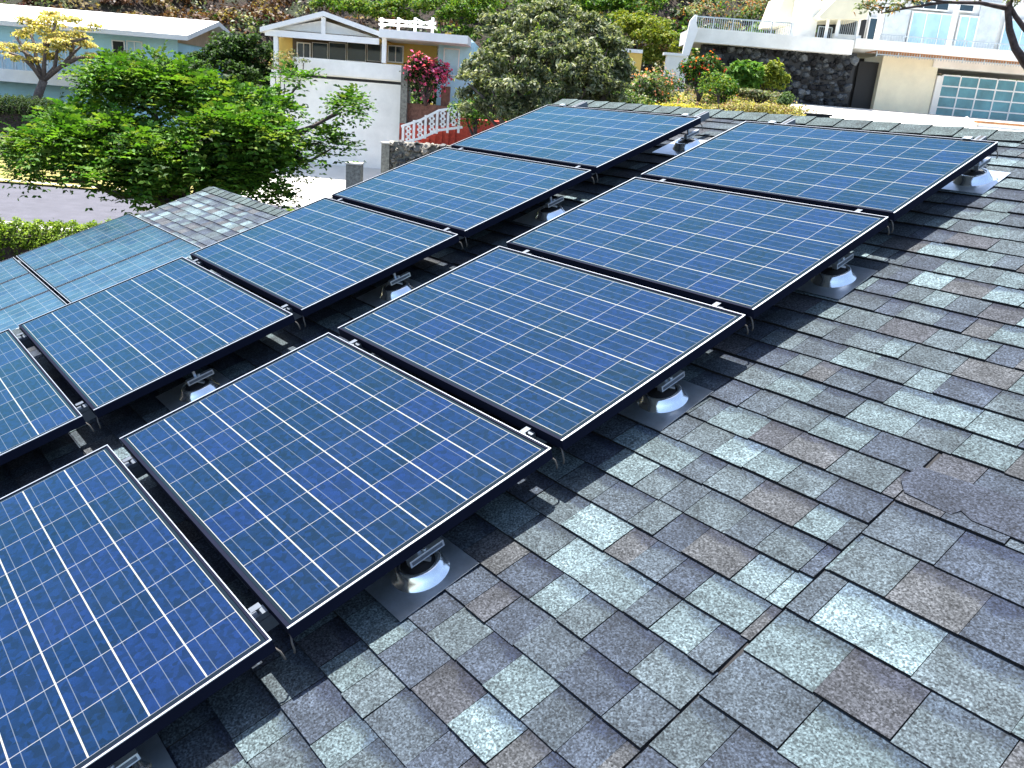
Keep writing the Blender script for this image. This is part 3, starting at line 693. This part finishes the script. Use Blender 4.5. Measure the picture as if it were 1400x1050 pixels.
e = BE('roof_vent', *[q(14, 16, 53)[0], 53, q(14, 19, 53)[1]], label='small white vent with a black opening on the white roof at far left', cat='vent')
m = MB(); m.box(-.22, .22, -.2, .2, -.05, .28); m.build('cap', 'whitep', e, bevel=.02); m = MB(); m.box(-.2, .2, -.215, -.205, .0, .12); m.build('opening', 'dark', e)

# --- middle house with balcony
h = H('house', 460, 215, 40, label='white hillside house with gabled balcony and ochre soffit above a blank white wall', cat='house')
def f(mb):
    r0, r1 = q(370, 160, 40)[0], q(547, 160, 40)[0]; zt = q(460, 109, 40)[1]
    mb.box(r0, r1, 40, 43.2, zg(-9, 40)-1.0, zt)
h.raw('garage_wall', 'stucco', f)
h.part('balcony_parapet', 'stucco', [(400, 83, 549, 104, 39.75, .18)])
h.part('shadow_strip', 'dark', [(372, 105.5, 547, 109, 40.02, 3.0)])  # dark strip in place of the shadow line under the balcony
h.part('balcony_floor', 'stucco', [(371, 101.5, 549, 105, 39.94, 3.2)])
def f(mb):                                              # low gable: fascia beams + roof plane
    d = 39.5; A = q(355, 37, d); B = q(442, 15, d); Cc = q(522, 44, d)
    t = .20
    for P, Q2 in ((A, B), (B, Cc)):
        mb.prism([(P[0], P[1]-t), (Q2[0], Q2[1]-t), (Q2[0], Q2[1]), (P[0], P[1])], d, 47.5, 'y')
h.raw('roof', 'whitep', f)
def f(mb):
    d = 39.62; A = q(362, 41, d); Cc = q(518, 51, d)
    mb.box(A[0], Cc[0], d, d+.16, (A[1]+Cc[1])/2-.26, (A[1]+Cc[1])/2+.0)
    B = q(442, 20, d); mb.box(B[0]-.09, B[0]+.09, d, d+.14, (A[1]+Cc[1])/2, B[1]-.1)
h.raw('beam', 'whitep', f)
def f(mb):
    d = 39.9; A = q(372, 40, d); B = q(442, 21, d); Cc = q(512, 46, d); z = (q(440, 45, d)[1])
    mb.prism([(A[0], z), (Cc[0], z), (B[0], B[1]-.2)], d, d+.08, 'y')
h.raw('gable_panel', 'stucco', f)
def f(mb):
    d = 39.85; A = q(380, 50, d); Cc = q(520, 58, d); z = q(450, 50, d)[1]
    mb.box(A[0], Cc[0], d+.05, 43.0, z, z+.07)
h.raw('soffit', 'yellow', f)
h.part('back_wall', 'yellow', [(380, 50, 597, 106, 42.9, .2)]); h.part('window_band', 'tanw', [(400, 56, 524, 88, 42.87, .02)])
for a, b2 in ((427, 448.5), (450, 473.5), (475, 500.5), (502, 521)): h.window(a, 58.5, b2, 84, 42.82, 'glassb', t=.7)
h.window(530, 62, 552, 86, 42.85, 'glassb', 1); h.window(406, 58, 425, 84, 42.85, 'glassb', 1)
h.part('post', 'whitep', [(522, 44, 528, 86, 39.7, .18)]); h.part('post', 'whitep', [(374, 40, 380, 104, 39.7, .18)])
def f(mb):
    d = 39.4; A = q(518, 42, d); B = q(640, 46, d); z = (A[1]+B[1])/2
    mb.box(A[0], B[0], d, 46, z-.34, z)
h.raw('flat_roof', 'whitep', f)
h.part('side_wall', 'bluew', [(598, 56, 646, 152, 41.5, 3.0)])
h.window(606, 66, 628, 104, 41.45, 'glass_refl', 0)
def f(mb):                                              # timber pergola behind the flat roof
    d = 42.5
    for x in (522, 545, 568, 592):
        r, z = q(x, 24, d); mb.box(r-.06, r+.06, d-.06, d+.06, z-1.0, z)
    for y in (27, 33):
        a, b2 = q(518, y, d), q(596, y+5, d); mb.bar((a[0], d, a[1]), (b2[0], d, b2[1]), .09, .09)
    for i in range(3):
        a, b2 = q(522+i*23, 25, d), q(545+i*23, 36, d); mb.bar((a[0], d+.1, a[1]), (b2[0], d+.1, b2[1]), .06)
        a, b2 = q(522+i*23, 36, d), q(545+i*23, 27, d); mb.bar((a[0], d+.17, a[1]), (b2[0], d+.17, b2[1]), .06)
h.raw('pergola', 'whitep', f)
h.part('side_steps_wall', 'brick', [(553, 143, 612, 176, 39.6, 1.6), (603, 118, 614, 146, 39.9, .5)])
h.part('planter_wall', 'block', [(547, 90, 556, 196, 39.3, .8)])
# ornate red stair
e = BE('stair', q(585, 190, 37.6)[0], 37.6, q(585, 190, 37.6)[1], label='red paved steps beside the white wall with a white lattice balustrade', cat='stairs')
O = (q(585, 190, 37.6)[0], 37.6, q(585, 190, 37.6)[1])
m = MB()
for i in range(7):
    x = 566+i*9; HB(m, x, 196-i*5-2, x+10+(60 if i == 6 else 0), 240, 37.9+.12*i, 1.6, org=O)
m.build('steps', 'redt', e)
m = MB(); HB(m, 545, 172, 640, 240, 39.3, .15, org=O); m.build('riser_wall', 'redt', e)
m = MB()
for i, x in enumerate((551, 566, 582, 598, 613, 628)):
    yt = 172-max(0, min(1, (x-548)/52))*22; r, z = q(x, yt, 37.5); r2, z2 = q(x, yt+32, 37.5)
    m.box(r-.05-O[0], r+.05-O[0], -.06, .04, z2-O[2], z-O[2])
for (xa, ya, xb, yb2) in ((548, 173, 575, 164), (575, 164, 600, 151), (600, 151, 632, 146), (548, 196, 575, 189), (575, 189, 600, 178), (600, 178, 632, 174)):
    a, b2 = q(xa, ya, 37.5), q(xb, yb2, 37.5); m.bar((a[0]-O[0], 0, a[1]-O[2]), (b2[0]-O[0], 0, b2[1]-O[2]), .09, .1)
for x, yt in ((558, 171), (574, 165), (590, 157), (605, 150), (620, 148)):       # pierced screen blocks
    for k in range(3):
        r, z = q(x, yt+5+k*7.5, 37.5); s_ = .2
        for dx, dz in ((-1, 0), (1, 0), (0, 1), (0, -1)):
            m.box(r+dx*s_*.42-.045-O[0]-(.03 if dz else 0), r+dx*s_*.42+.045-O[0]+(.03 if dz else 0), -.03, .03, z+dz*s_*.45-.045-O[2], z+dz*s_*.45+.045-O[2])
m.build('balustrade', 'whitep', e)
def stones(name, x0, y0, x1, y1, d, dep, label, tint, sz=.22, cat='wall', mt='rocks', mort='block'):
    r0, z1 = q(x0, (y0+y1)/2, d)[0], q((x0+x1)/2, y0, d)[1]; r1, z0 = q(x1, (y0+y1)/2, d)[0], q((x0+x1)/2, y1, d)[1]
    e = BE(name, (r0+r1)/2, d, z0, label=label, cat=cat); rr = random.Random(4); m = MB(); rc = (r0+r1)/2
    nx, nz = int((r1-r0)/sz), max(2, int((z1-z0)/(sz*.8)))
    for i in range(nx):
        for j in range(nz):
            cx = r0+(i+.5+rr.uniform(-.45, .45))*(r1-r0)/nx-rc; cz = (j+.5+rr.uniform(-.4, .4))*(z1-z0)/nz; s_ = sz*rr.uniform(.34, .9)
            if abs(cx) > (r1-r0)/2-s_*.3: continue
            c = tuple(rr.choice(tint)[k]*rr.uniform(.6, 1.3) for k in range(3)) if False else None
            tc = rr.choice(tint); k = rr.uniform(.6, 1.4); tc = (tc[0]*k, tc[1]*k, tc[2]*k, 1)
            vs = []; seg = 7
            for a in range(seg):
                th = 2*PI*a/seg+rr.uniform(-.2, .2); R2 = s_*rr.uniform(.8, 1.15); vs.append((cx+math.cos(th)*R2, -.02+rr.uniform(0, .03), cz+math.sin(th)*R2*.8))
            for a in range(seg):
                th = 2*PI*a/seg; R2 = s_*rr.uniform(.45, .7); vs.append((cx+math.cos(th)*R2, -.08-rr.uniform(0, .16), cz+math.sin(th)*R2*.8))
            m.add(vs, [tuple(range(seg, 2*seg))[::-1]]+[(a, (a+1)%seg, seg+(a+1)%seg, seg+a)[::-1] for a in range(seg)], 0, tc)
    m.build('stones', mt, e)
    b = MB(); b.box(r0-rc, r1-rc, 0, dep, -1.5, z1-z0-.03); b.build('wall_core', mort, e)
    return e
stones('stone_wall', 531, 196, 640, 232, 36.2, .4, 'low pale rubble stone wall at the foot of the red steps', [(.16, .15, .13), (.30, .27, .22), (.08, .08, .08)], .26)
e = BE('gate_pier', q(526, 210, 36)[0], 36, q(526, 226, 36)[1], label='grey block pier ending the rubble wall beside the driveway', cat='pier'); O = (q(526, 210, 36)[0], 36, q(526, 226, 36)[1])
m = MB(); HB(m, 521, 196, 532, 240, 36, .4, org=O); m.build('shaft', 'block', e); m = MB(); HB(m, 520, 194.5, 533.5, 196.5, 35.95, .5, org=O); m.build('cap', 'concrete', e)
e = BE('pillar', q(482, 240, 33)[0], 33, zg(-7, 33), label='square grey block pillar by the street in front of the white wall', cat='pillar'); O = (q(482, 240, 33)[0], 33, zg(-7, 33))
m = MB(); HB(m, 472.5, 225, 492.5, 262, 33, .6, org=O); m.build('shaft', 'block', e, bevel=.02); m = MB(); HB(m, 471.5, 223, 493.5, 225.2, 32.95, .7, org=O); m.build('cap', 'concrete', e)

# --- right house
h = H('house', 1300, 160, 44, label='large white house with balcony, big windows and teal glazed garage door', cat='house')
h.part('garage_wall', 'cream', [(1198, 78, 1275, 175, 44, 4)])
h.part('garage_lintel', 'stucco', [(1275, 84, 1520, 102, 43.9, 3.8), (1274, 103, 1282.5, 178, 43.9, 3.8)])
f = MB(); n1, n2 = 10, 4
def garage(mb_f, mb_p):
    d = 44.15; r0 = q(1283, 130, d)[0]; r1 = r0+5.4; z1 = q(1283, 102, d)[1]; z0 = z1-1.98; o = h.o; cw, chh = (r1-r0)/6, (z1-z0)/4
    mb_f.box(r0-o[0], r1-o[0], d+.03-o[1], d+.08-o[1], z0-o[2], z1-o[2])
    for i in range(7): mb_f.box(r0+i*cw-.03-o[0], r0+i*cw+.03-o[0], d-.03-o[1], d+.028-o[1], z0-o[2], z1-o[2])
    for j in range(5):
        for i in range(6): mb_f.box(r0+i*cw+.031-o[0], r0+(i+1)*cw-.031-o[0], d-.028-o[1], d+.027-o[1], z0+j*chh-.03-o[2], z0+j*chh+.03-o[2])
    for i in range(6):
        for j in range(4): mb_p.box(r0+i*cw+.035-o[0], r0+(i+1)*cw-.035-o[0], d+.0-o[1], d+.02-o[1], z0+j*chh+.035-o[2], z0+(j+1)*chh-.035-o[2])
f, p_ = MB(), MB(); garage(f, p_); gd = f.build('garage_door', 'whitep', h.e); p_.build('glazing', 'teal', gd)
h.part('dark_recess', 'darkw', [(1166, 80, 1198, 165, 46.5, .2), (1160, 78, 1166, 165, 44.6, 2)])
h.part('gate', 'darkw', [(1168, 84, 1196, 160, 44.4, .06)])
h.part('balcony_slab', 'stucco', [(1167, 66, 1520, 80, 42.4, 2.2)])
h.part('slab_edge', 'rust', [(1198, 80.5, 1520, 82.2, 42.5, 1.6)])
h.part('upper_wall', 'stucco', [(1190, -70, 1520, 80, 45.2, 6)])
h.part('panelled_wall', 'greyw', [(1207, 12, 1240, 72, 45.1, .2)]); h.part('panelled_wall', 'greyw', [(1334, 2, 1364, 80, 45.1, .2)])
h.window(1241, 17, 1302, 76, 45.05, 'glass_refl', 2, t=1.4); h.window(1306, 21, 1333, 79, 45.05, 'glass_refl', 1, t=1.8); h.window(1310, 5, 1332, 17, 45.05, 'glassb')
h.window(1367, 27, 1420, 84, 45.05, 'glass_refl', 1, t=1.4); h.window(1245, 1, 1298, 14, 45.05, 'glassb', 2)
h.window(1185, 24, 1198, 66, 45.05, 'glassb', 0, t=1.0)
h.part('corner_post', 'whitep', [(1199, 14, 1205, 72, 43.5, .25)]); h.part('corner_post', 'whitep', [(1300, 6, 1305, 78, 43.5, .2)])
h.railing(1204, 1500, 47, 70, 27, 42.7, 80, 'metalr', .045, 9)
# entrance block with slanting canopy
h.part('entrance_wall', 'stucco', [(1086, -20, 1119, 64, 43.2, 3), (1138, 47, 1176, 66, 42.9, .3)])
h.part('entrance_recess', 'darkw', [(1118, 24, 1182, 64, 45.0, .15)])
def f(mb):
    d = 42.2; A = q(1120, 22, d); B = q(1150, -8, d); Cc = q(1196, -8, d); D = q(1184, 26, d)
    mb.prism([A, (A[0]+.15, A[1]-.12), (D[0], D[1]), (Cc[0], Cc[1]), (B[0], B[1])], d, 45, 'y')
h.raw('canopy', 'cream', f)
for b_ in ((1129, 18, 1132.5, 62, 42.5, .12), (1145, 10, 1149, 50, 42.5, .12), (1171, 26, 1174, 66, 42.5, .12)): h.part('canopy_post', 'whitep', [b_])
h.railing(1120, 1138, 36, 38, 24, 43.0, 6, 'metalr', .04, 1); h.railing(1150, 1172, 27, 29, 20, 43.0, 8, 'metalr', .04, 1)
def f(mb):
    d = 43.6; mb.prism([q(1058, 33, d), q(1086, 35, d), q(1100, -8, d), q(1074, -8, d)], d, d+3, 'y')
h.raw('side_wall', 'cream', f)
h.part('terrace_slab', 'stucco', [(945, 46, 1168, 66, 42.2, 3.5)])
h.railing(950, 1086, 22, 32, 27, 42.4, 46, 'metalr', .05, 5)
h.part('railing_post', 'whitep', [(948, 20, 952, 50, 42.35, .12)]); h.part('railing_post', 'whitep', [(1081, 30, 1085, 60, 42.35, .12)])
def f(mb):
    d = 42.0; mb.prism([q(933, 74, d), q(942, 76, d), q(954, 42, d), q(951, 20, d), q(944, 28, d)], d, d+.25, 'y')
h.raw('stair_wall', 'whitep', f)
stones('lava_wall', 955, 63, 1166, 150, 42.9, .6, 'tall black lava rock wall under the white terrace', [(.012, .013, .016), (.03, .034, .04), (.11, .12, .13), (.008, .008, .010), (.05, .055, .06)], .30, mort='darkw')
e = BE('low_wall', q(922, 85, 40)[0], 40, q(922, 104, 40)[1]-.5, label='short white block wall among the flowering bushes left of the lava wall', cat='wall'); O = (q(922, 85, 40)[0], 40, q(922, 104, 40)[1]-.5)
m = MB(); HB(m, 909, 76, 938, 125, 40, .4, org=O); m.build('body', 'stucco', e, bevel=.02); m = MB(); HB(m, 908, 72.5, 940, 76.2, 39.95, .5, org=O); m.build('coping', 'whitep', e)
e = BE('low_wall', q(866, 75, 44)[0], 44, q(866, 90, 44)[1]-.6, label='small white capped ochre wall half hidden right of the grey green tree', cat='wall'); O = (q(866, 75, 44)[0], 44, q(866, 90, 44)[1]-.6)
m = MB(); HB(m, 853, 72, 877, 100, 44, .4, org=O); m.build('body', 'yellow', e, bevel=.02); m = MB(); HB(m, 851, 67, 879, 72, 43.95, .5, org=O); m.build('coping', 'whitep', e)
# lantern
r_, z_ = q(1322, 160, 31); zb_ = zg(r_, 31)
e = BE('garden_lantern', r_, 31, zb_, label='cream stone lantern with pagoda cap in front of the garage door', cat='lantern')
m = MB(); zt_ = z_-zb_; m.lathe((0, 0, 0), [(.24, -.3), (.24, zt_-.62), (.17, zt_-.55), (.16, zt_-.28), (.24, zt_-.22)], 10, smooth=False); m.build('shaft', 'stucco', e)
m = MB(); m.lathe((0, 0, zt_-.22), [(.24, 0), (.31, .02), (.30, .06), (.15, .14), (.07, .20), (.0, .25)], 8, smooth=False); m.build('cap', 'stucco', e)
e = BE('kerb_wall', q(1380, 178, 38)[0], 38, zg(23, 38), label='low white kerb wall with reddish top in front of the garage', cat='kerb wall'); O = (q(1380, 178, 38)[0], 38, zg(23, 38))
m = MB(); HB(m, 1336, 173, 1500, 196, 38, .3, org=O); m.build('body', 'stucco', e); m = MB(); HB(m, 1335, 171.5, 1500, 174.5, 37.97, .36, org=O); m.build('coping', 'rust', e)

# ================================================================== TREES AND BUSHES ACROSS THE STREET
def tree_px(name, label, spots, d0, rbase, cols, wts, L, Wd, dens, mt, trunk_mt='bark', cat='tree', tr=.16, group=None, fork=.45, tuft=None, **k):
    zb = zg(rbase, d0)-.1; e = BE(name, rbase, d0, zb, label=label, cat=cat, group=group); cl = []; tg = []
    for (x, y, dd, rx, ry) in spots:
        d = d0+dd; r, z = q(x, y, d); s_ = d/1209; cl.append(((r-rbase, dd, z-zb), (rx*s_, rx*s_, ry*s_), rx*ry/2000*(4 if dens < 800 else 1.5))); tg.append((r-rbase, dd, z-zb-ry*s_*.3))
    if tuft:
        sub = []
        for (c, rad, n) in cl:
            for i in range(int(tuft[0]*rad[0]*(rad[0]+rad[2])+3)):
                dv = rdir(1)[0]; dv[2] = abs(dv[2])*1.1-.3; kk = rng.uniform(.55, 1.12); s2 = rng.uniform(.7, 1.3)*tuft[1]
                sub.append((tuple(np.array(c)+dv*np.array(rad)*kk), (s2*1.1, s2*1.1, s2*.8), s2/tuft[1]))
        crown('crown', sub, tuft[2], L, Wd, cols, wts, mt, e, **k)
    else: crown('crown', cl, dens, L, Wd, cols, wts, mt, e, **k)
    zf = min(t[2] for t in tg)*fork
    t = MB(); t.tube([(0, 0, 0), (.06, .03, zf*.5), (0, 0, zf)], [tr, tr*.85, tr*.75], 9); t2 = limbs((0, 0, zf*.97), tg, tr*.5, .02); kk = len(t.v)
    t.v += t2.v; t.f += [[i+kk for i in f_] for f_ in t2.f]; t.m += t2.m; t.t += t2.t; t.sm += t2.sm
    t.build('trunk', trunk_mt, e); return e
# grey green tree, centre
tree_px('tree', 'big grey green tree in the centre behind the second row of panels',
  [(745,36,0,48,30),(765,18,.2,26,18),(848,95,.2,16,16),(640,108,0,16,18),(832,60,.2,24,20),(720,22,.3,26,16),(700,75,-.3,50,34),(670,105,-.2,34,34),(760,85,-1,64,40),(815,75,0,42,40),(720,125,-1,60,36),(790,120,-.6,56,34),(835,110,.2,26,30),(680,150,-.6,44,26),(745,155,-1.2,60,24),(650,135,.3,20,24),(790,38,.5,40,26),(690,40,.6,34,24),(820,140,.2,30,20)],
  25, q(745, 200, 25)[0], OLIVE, (3, 3.4, 2.0, 2.8, 2), .17, .06, 470, 'leafdull', 'barkg', tr=.22, droop=.2, shell=.3, upb=.3, tuft=(20, .21, 62))
# yellow plumeria, left
d0 = 46; rb = q(50, 150, d0)[0]
e = BE('tree', rb, d0, zg(rb, d0)-.1, label='spreading tree with yellow leaves and bare dark limbs before the pale blue house', cat='tree'); zb = zg(rb, d0)-.1
def pp(x, y, dd=0): r, z = q(x, y, d0+dd); return (r-rb, dd, z-zb)
t = MB()
t.tube([(0, 0, 0), pp(47, 150), pp(53, 128), pp(60, 110)], [.26, .24, .22, .20], 9)
br = [[(60,112),(45,92),(30,78),(12,72)],[(60,112),(50,85),(47,60),(40,42)],[(60,110),(60,90),(62,70),(58,45)],[(60,110),(75,92),(78,70),(85,50)],[(62,108),(85,90),(98,75),(112,62)],[(85,90),(105,80),(125,78),(145,80)],[(98,75),(100,58),(96,40)],[(45,92),(30,62),(18,45)],[(50,85),(32,70),(5,60)],[(78,70),(92,58),(120,52)],[(60,70),(72,48),(76,30)]]
tips = []
for i, b in enumerate(br):
    dd = [-.8, .5, -.3, .7, 0, -.5, .6, .9, 0, -.9, .2][i]; n = len(b)
    t.tube([pp(x, y, dd*j/(n-1)) for j, (x, y) in enumerate(b)], [.12*(1-.7*j/(n-1))+.012 for j in range(n)], 7); tips.append((*b[-1], dd))
t.build('trunk', 'barkg', e)
cl = []
for i in range(62):
    a = random.uniform(0, 2*PI); rr = random.random()**.5; x = 72+math.cos(a)*78*rr; y = 50+math.sin(a)*32*rr+abs(x-72)*.14; p_ = pp(x, y, random.uniform(-1.6, 1.6))
    cl.append((p_, (.46, .46, .2), 1))
crown('crown', cl, 110, .17, .10, YEL+[(.10, .13, .03)], (4, 4, 2, 2, 3, 1.5), 'leaf', e, shell=.2, upb=.6)
# dark bushes between the left houses
tree_px('tree', 'dark green tree at the right end of the pale blue house', [(310,80,0,40,30),(345,75,.5,36,34),(310,100,-.4,52,30),(350,110,.3,28,26)], 44, q(310, 150, 44)[0], DARKG+[(.08, .16, .03)], (3, 3, 2, 1.4, 1.5), .2, .11, 420, 'leaf', shell=.4, tuft=(11, .34, 75))
tree_px('bush', 'pale leafy bush in the planter at the left end of the balcony', [(385,85,0,17,16),(398,78,.2,12,12),(376,95,.1,12,10),(415,84,.1,12,6)], 39.0, q(385, 110, 39)[0], [(.20, .22, .10), (.10, .16, .05), (.30, .24, .14)], None, .14, .06, 900, 'leaf', cat='bush', tr=.05, shell=.2)
# bougainvillea
r_, z_ = q(582, 141, 39.2)
bush('bush', 'bush', 'bougainvillea covered with pink flowers on the brick planter beside the white wall', r_, 39.3, (1.3, .6, 1.15), 3000, .12, .07, DARKG, None, 'leaf', z=z_, flowers=(900, .16, [(.80, .12, .30), (.88, .28, .46), (.80, .10, .22)], 4), nclump=7)
r_, z_ = q(650, 165, 36)
bush('bush', 'bush', 'fresh green bush at the top of the red steps under the grey green tree', r_, 36, (1.2, .8, .9), 2200, .12, .07, GREEN, None, 'leaf', z=z_-.6, nclump=6)
# garden right of the grey tree
RED = [(.62, .07, .03), (.72, .16, .04)]
def gb(px, py, d, rad, n, cols, label, fl=None, L=.15, Wd=.07, name='bush', cat='bush', **k):
    r, z = q(px, py, d); bush(name, cat, label, r, d, rad, n, L, Wd, cols, None, 'leaf', z=z-rad[2]*1.05, flowers=fl, **k)
gb(880, 125, 33, (1.5, 1, 1.15), 2600, OLIVE+GREEN[:2], 'mixed bush with small orange flowers right of the grey green tree', (160, .12, [(.65, .20, .10), (.70, .30, .22)]))
gb(960, 100, 37, (1.1, .8, .95), 2300, GREEN+DARKG, 'green bush with red flowers left of the lava wall', (90, .13, RED))
gb(905, 124, 34, (.9, .8, .65), 1300, DARKG+OLIVE[:1], 'dark bush with a few coral flowers below the short white wall', (50, .12, RED))
gb(992, 122, 36, (.9, .8, .7), 1500, GREEN, 'green leafy shrub with red flowers before the lava wall', (25, .11, RED))
gb(1054, 104, 40, (1.0, .6, .85), 1900, YELG, 'lime green shrub against the black lava wall', L=.22, Wd=.10)
gb(1018, 104, 39.5, (.95, .6, .85), 1300, [(.06, .16, .02), (.10, .22, .03), (.16, .26, .05)], 'broad leaved bright green plant against the black lava wall', L=.45, Wd=.16, name='banana_plant', cat='plant')
gb(1076, 138, 35, (.52, .52, .42), 1500, [(.07, .13, .04), (.12, .18, .08)], 'round clipped bush at the edge of the white forecourt', L=.09, Wd=.05, nclump=3)
gb(1040, 130, 36, (1.5, .8, .32), 1500, OLIVE+[(.25, .20, .12)], 'low dry shrub in the rock bed below the lava wall')
gb(925, 148, 31, (1.6, .8, .38), 1800, [(.42, .36, .04), (.50, .42, .06), (.24, .26, .04)], 'low mass of yellow groundcover just beyond the ridge', L=.10, Wd=.06, stems=False)
gb(1045, 150, 30.5, (1.9, .8, .36), 1900, [(.34, .32, .10), (.45, .40, .18), (.20, .20, .06), (.24, .14, .08)], 'pale yellow dry groundcover left of the round bush', L=.10, Wd=.05, stems=False)
gb(855, 140, 30, (1.2, .8, .6), 1600, GREEN+OLIVE, 'small mixed bush by the pale post at the ridge end', L=.12, Wd=.06)
tree_px('small_tree', 'slender young tree with a dark stem in the yellow groundcover', [(978,112,0,24,16),(965,122,.2,16,10),(992,120,-.2,18,12)], 32, q(978, 160, 32)[0], GREEN+YELG[:2], None, .12, .06, 900, 'leaf', cat='tree', tr=.06, shell=.2, fork=.9)
e = BE('garden_post', q(825, 130, 29)[0], 29, q(825, 145, 29)[1], label='thin pale post standing among bushes above the ridge', cat='post'); m = MB(); zt_ = q(825, 117, 29)[1]-q(825, 145, 29)[1]
m.lathe((0, 0, 0), [(.07, -.6), (.07, zt_), (.085, zt_), (.085, zt_+.05), (.0, zt_+.07)], 10, smooth=False); m.build('shaft', 'stucco', e)
# behind the houses
tree_px('tree', 'lime yellow tree between the grey green tree and the terrace', [(880,45,0,38,26),(905,60,-.5,28,18),(855,35,.4,26,22),(890,80,-.3,24,14)], 49, q(880, 90, 49)[0], YELG, None, .2, .1, 330, 'leaf', shell=.4, tuft=(9, .34, 60))
tree_px('tree', 'mid green tree behind the top of the grey green tree', [(830,15,0,46,22),(790,8,.5,40,20),(740,0,.6,42,20),(870,5,.4,40,20)], 55, q(800, 60, 55)[0], GREEN, None, .24, .12, 300, 'leaf', shell=.4, tuft=(8, .4, 55))
tree_px('tree', 'green tree rising behind the pergola of the middle house', [(625,25,0,30,26),(655,15,.5,32,22),(600,8,.8,30,16),(640,50,-.3,18,12)], 50, q(630, 70, 50)[0], GREEN+YELG[:1], None, .2, .1, 330, 'leaf', shell=.4, tuft=(9, .34, 60))
tree_px('tree', 'low green tree behind the gable of the middle house', [(490,15,0,36,15),(530,18,.3,34,14),(460,8,.5,28,12),(555,8,.6,28,12)], 52, q(500, 50, 52)[0], GREEN+YELG[:2], None, .2, .1, 330, 'leaf', shell=.4, tuft=(9, .3, 60))
tree_px('bush', 'bush with magenta flowers behind the white roof at far left', [(50,14,0,30,6),(20,12,.3,24,5),(80,16,.2,18,5)], 62, q(50, 40, 62)[0], [(.22, .02, .10), (.10, .02, .05), (.03, .05, .02)], None, .2, .12, 900, 'leaf', cat='bush', tr=.06)
tree_px('tree', 'orange and green tree behind the terrace railing', [(1000,5,0,50,16),(960,18,.4,34,14),(1045,15,.3,30,14)], 56, q(1000, 60, 56)[0], OLIVE+[(.40, .16, .05), (.30, .14, .06)], None, .22, .1, 300, 'leaf', shell=.4)
tree_px('tree', 'dark tree behind the beige side wall of the white house', [(1055,5,0,26,22),(1035,20,.3,18,12)], 58, q(1050, 60, 58)[0], DARKG, None, .22, .1, 400, 'leaf', shell=.4)
# overhanging branch, top right: tree rooted outside the frame
d0 = 26; rb = q(1480, 300, d0)[0]; zb = zg(rb, d0)-.1
e = BE('tree', rb, d0, zb, label='dark bare branched tree reaching in from the top right corner', cat='tree')
t = MB()
def tb(pts, ra): t.tube([pp(*p_) for p_ in pts], ra, 8)
t.tube([(0, 0, 0), pp(1470, 200), pp(1440, 130), pp(1402, 86)], [.24, .2, .17, .13], 9)
tb([(1402,86),(1388,66),(1380,40),(1378,15),(1384,-15)], [.13, .11, .10, .09, .07]); tb([(1440,130),(1420,60),(1400,38),(1388,22),(1378,2)], [.1, .09, .08, .07, .05])
tb([(1379,12),(1340,4),(1290,3),(1240,11),(1205,18)], [.07, .05, .04, .03, .015]); tb([(1290,3),(1255,-6),(1210,-10)], [.04, .03, .02]); tb([(1384,-15),(1420,-60),(1440,-90)], [.07, .05, .03]); tb([(1240,11),(1222,6),(1200,4)], [.02, .012, .008])
t.build('trunk', 'bark', e)
cl = [(pp(x, y, random.uniform(-.4, .4)), (.28, .28, .16), 1) for x, y in ((1200,12),(1190,6),(1214,16),(1226,8),(1208,0),(1180,12),(1236,-2),(1256,2),(1275,-4),(1300,-6),(1385,2),(1392,-4),(1340,-6))]
crown('crown', cl, 42, .15, .07, OLIVE+[(.55, .22, .03), (.50, .16, .03)], (3, 3, 2, 2, 2, 1, 1), 'leaf', e, shell=.1)

def groundcover():
    P = []; n = 26000; r = rng.uniform(1.0, 11.3, n); d = rng.uniform(26.5, 42.2, n); pn = np.sin(r*2.1+d*.7)+np.sin(r*.9-d*1.9+1)+rng.normal(0, .5, n)
    z = np.array([zg(a, b2) for a, b2 in zip(r, d)])+rng.uniform(.02, .34, n)*(1+.5*np.sin(r*3+d*2)); P = np.stack([r, d, z], 1)
    A = tints(n, [(.42, .38, .10), (.50, .44, .20), (.28, .30, .08)], None, .3); B = tints(n, [(.08, .14, .03), (.14, .12, .06), (.26, .16, .10), (.34, .30, .22)], None, .35)
    T = np.where((pn > .3)[:, None], A, B); N = rdir(n)*.7; N[:, 2] += .8
    o = leaf_mesh('garden_groundcover', P, N, rdir(n), .13*rng.uniform(.6, 1.4, n), .075, T, 'leaf'); o.location = CAM; o.rotation_euler = (0, 0, HROT)
    tag(o, kind='stuff', label='pale yellow and green groundcover in the rock garden below the lava wall', cat='groundcover')
groundcover()
# hillside scrub (uncountable): one object
def scrub():
    clumps = []; rr = random.Random(9); cols = []
    P, D, T = [], [], []
    for i in range(3600):
        r = rr.uniform(-75, 60); d = 53+rr.random()**1.3*60; z = zg(r, d); s_ = rr.uniform(.5, 1.7)
        pal = rr.choices([DARKG, OLIVE, [(.075, .035, .02), (.035, .02, .015), (.12, .06, .035)], GREEN, [(.20, .15, .06), (.28, .22, .10)]], (1.6, .9, 8, .3, 1.0) if r < -9 else (3, 1.8, 2, 3.4, 1.5))[0]
        n = 90 if d < 80 else 45; dd = rdir(n); dd[:, 2] = np.abs(dd[:, 2]); P.append(np.array([r, d, z+s_*.15])+dd*np.array([s_, s_, s_*.8])*rng.uniform(.5, 1, (n, 1))); D.append(dd); T.append(tints(n, pal, None, .3))
    P, D, T = map(np.concatenate, (P, D, T)); n = len(P)
    N = D*.5+rdir(n)*.7; N[:, 2] += .4
    o = leaf_mesh('hillside_scrub', P, N, rdir(n), .34*rng.uniform(.6, 1.3, n), .2, T, 'leafdull'); o.location = CAM; o.rotation_euler = (0, 0, HROT)
    tag(o, kind='stuff', label='brown and green scrub covering the rocky hillside behind the houses', cat='scrub')
scrub()
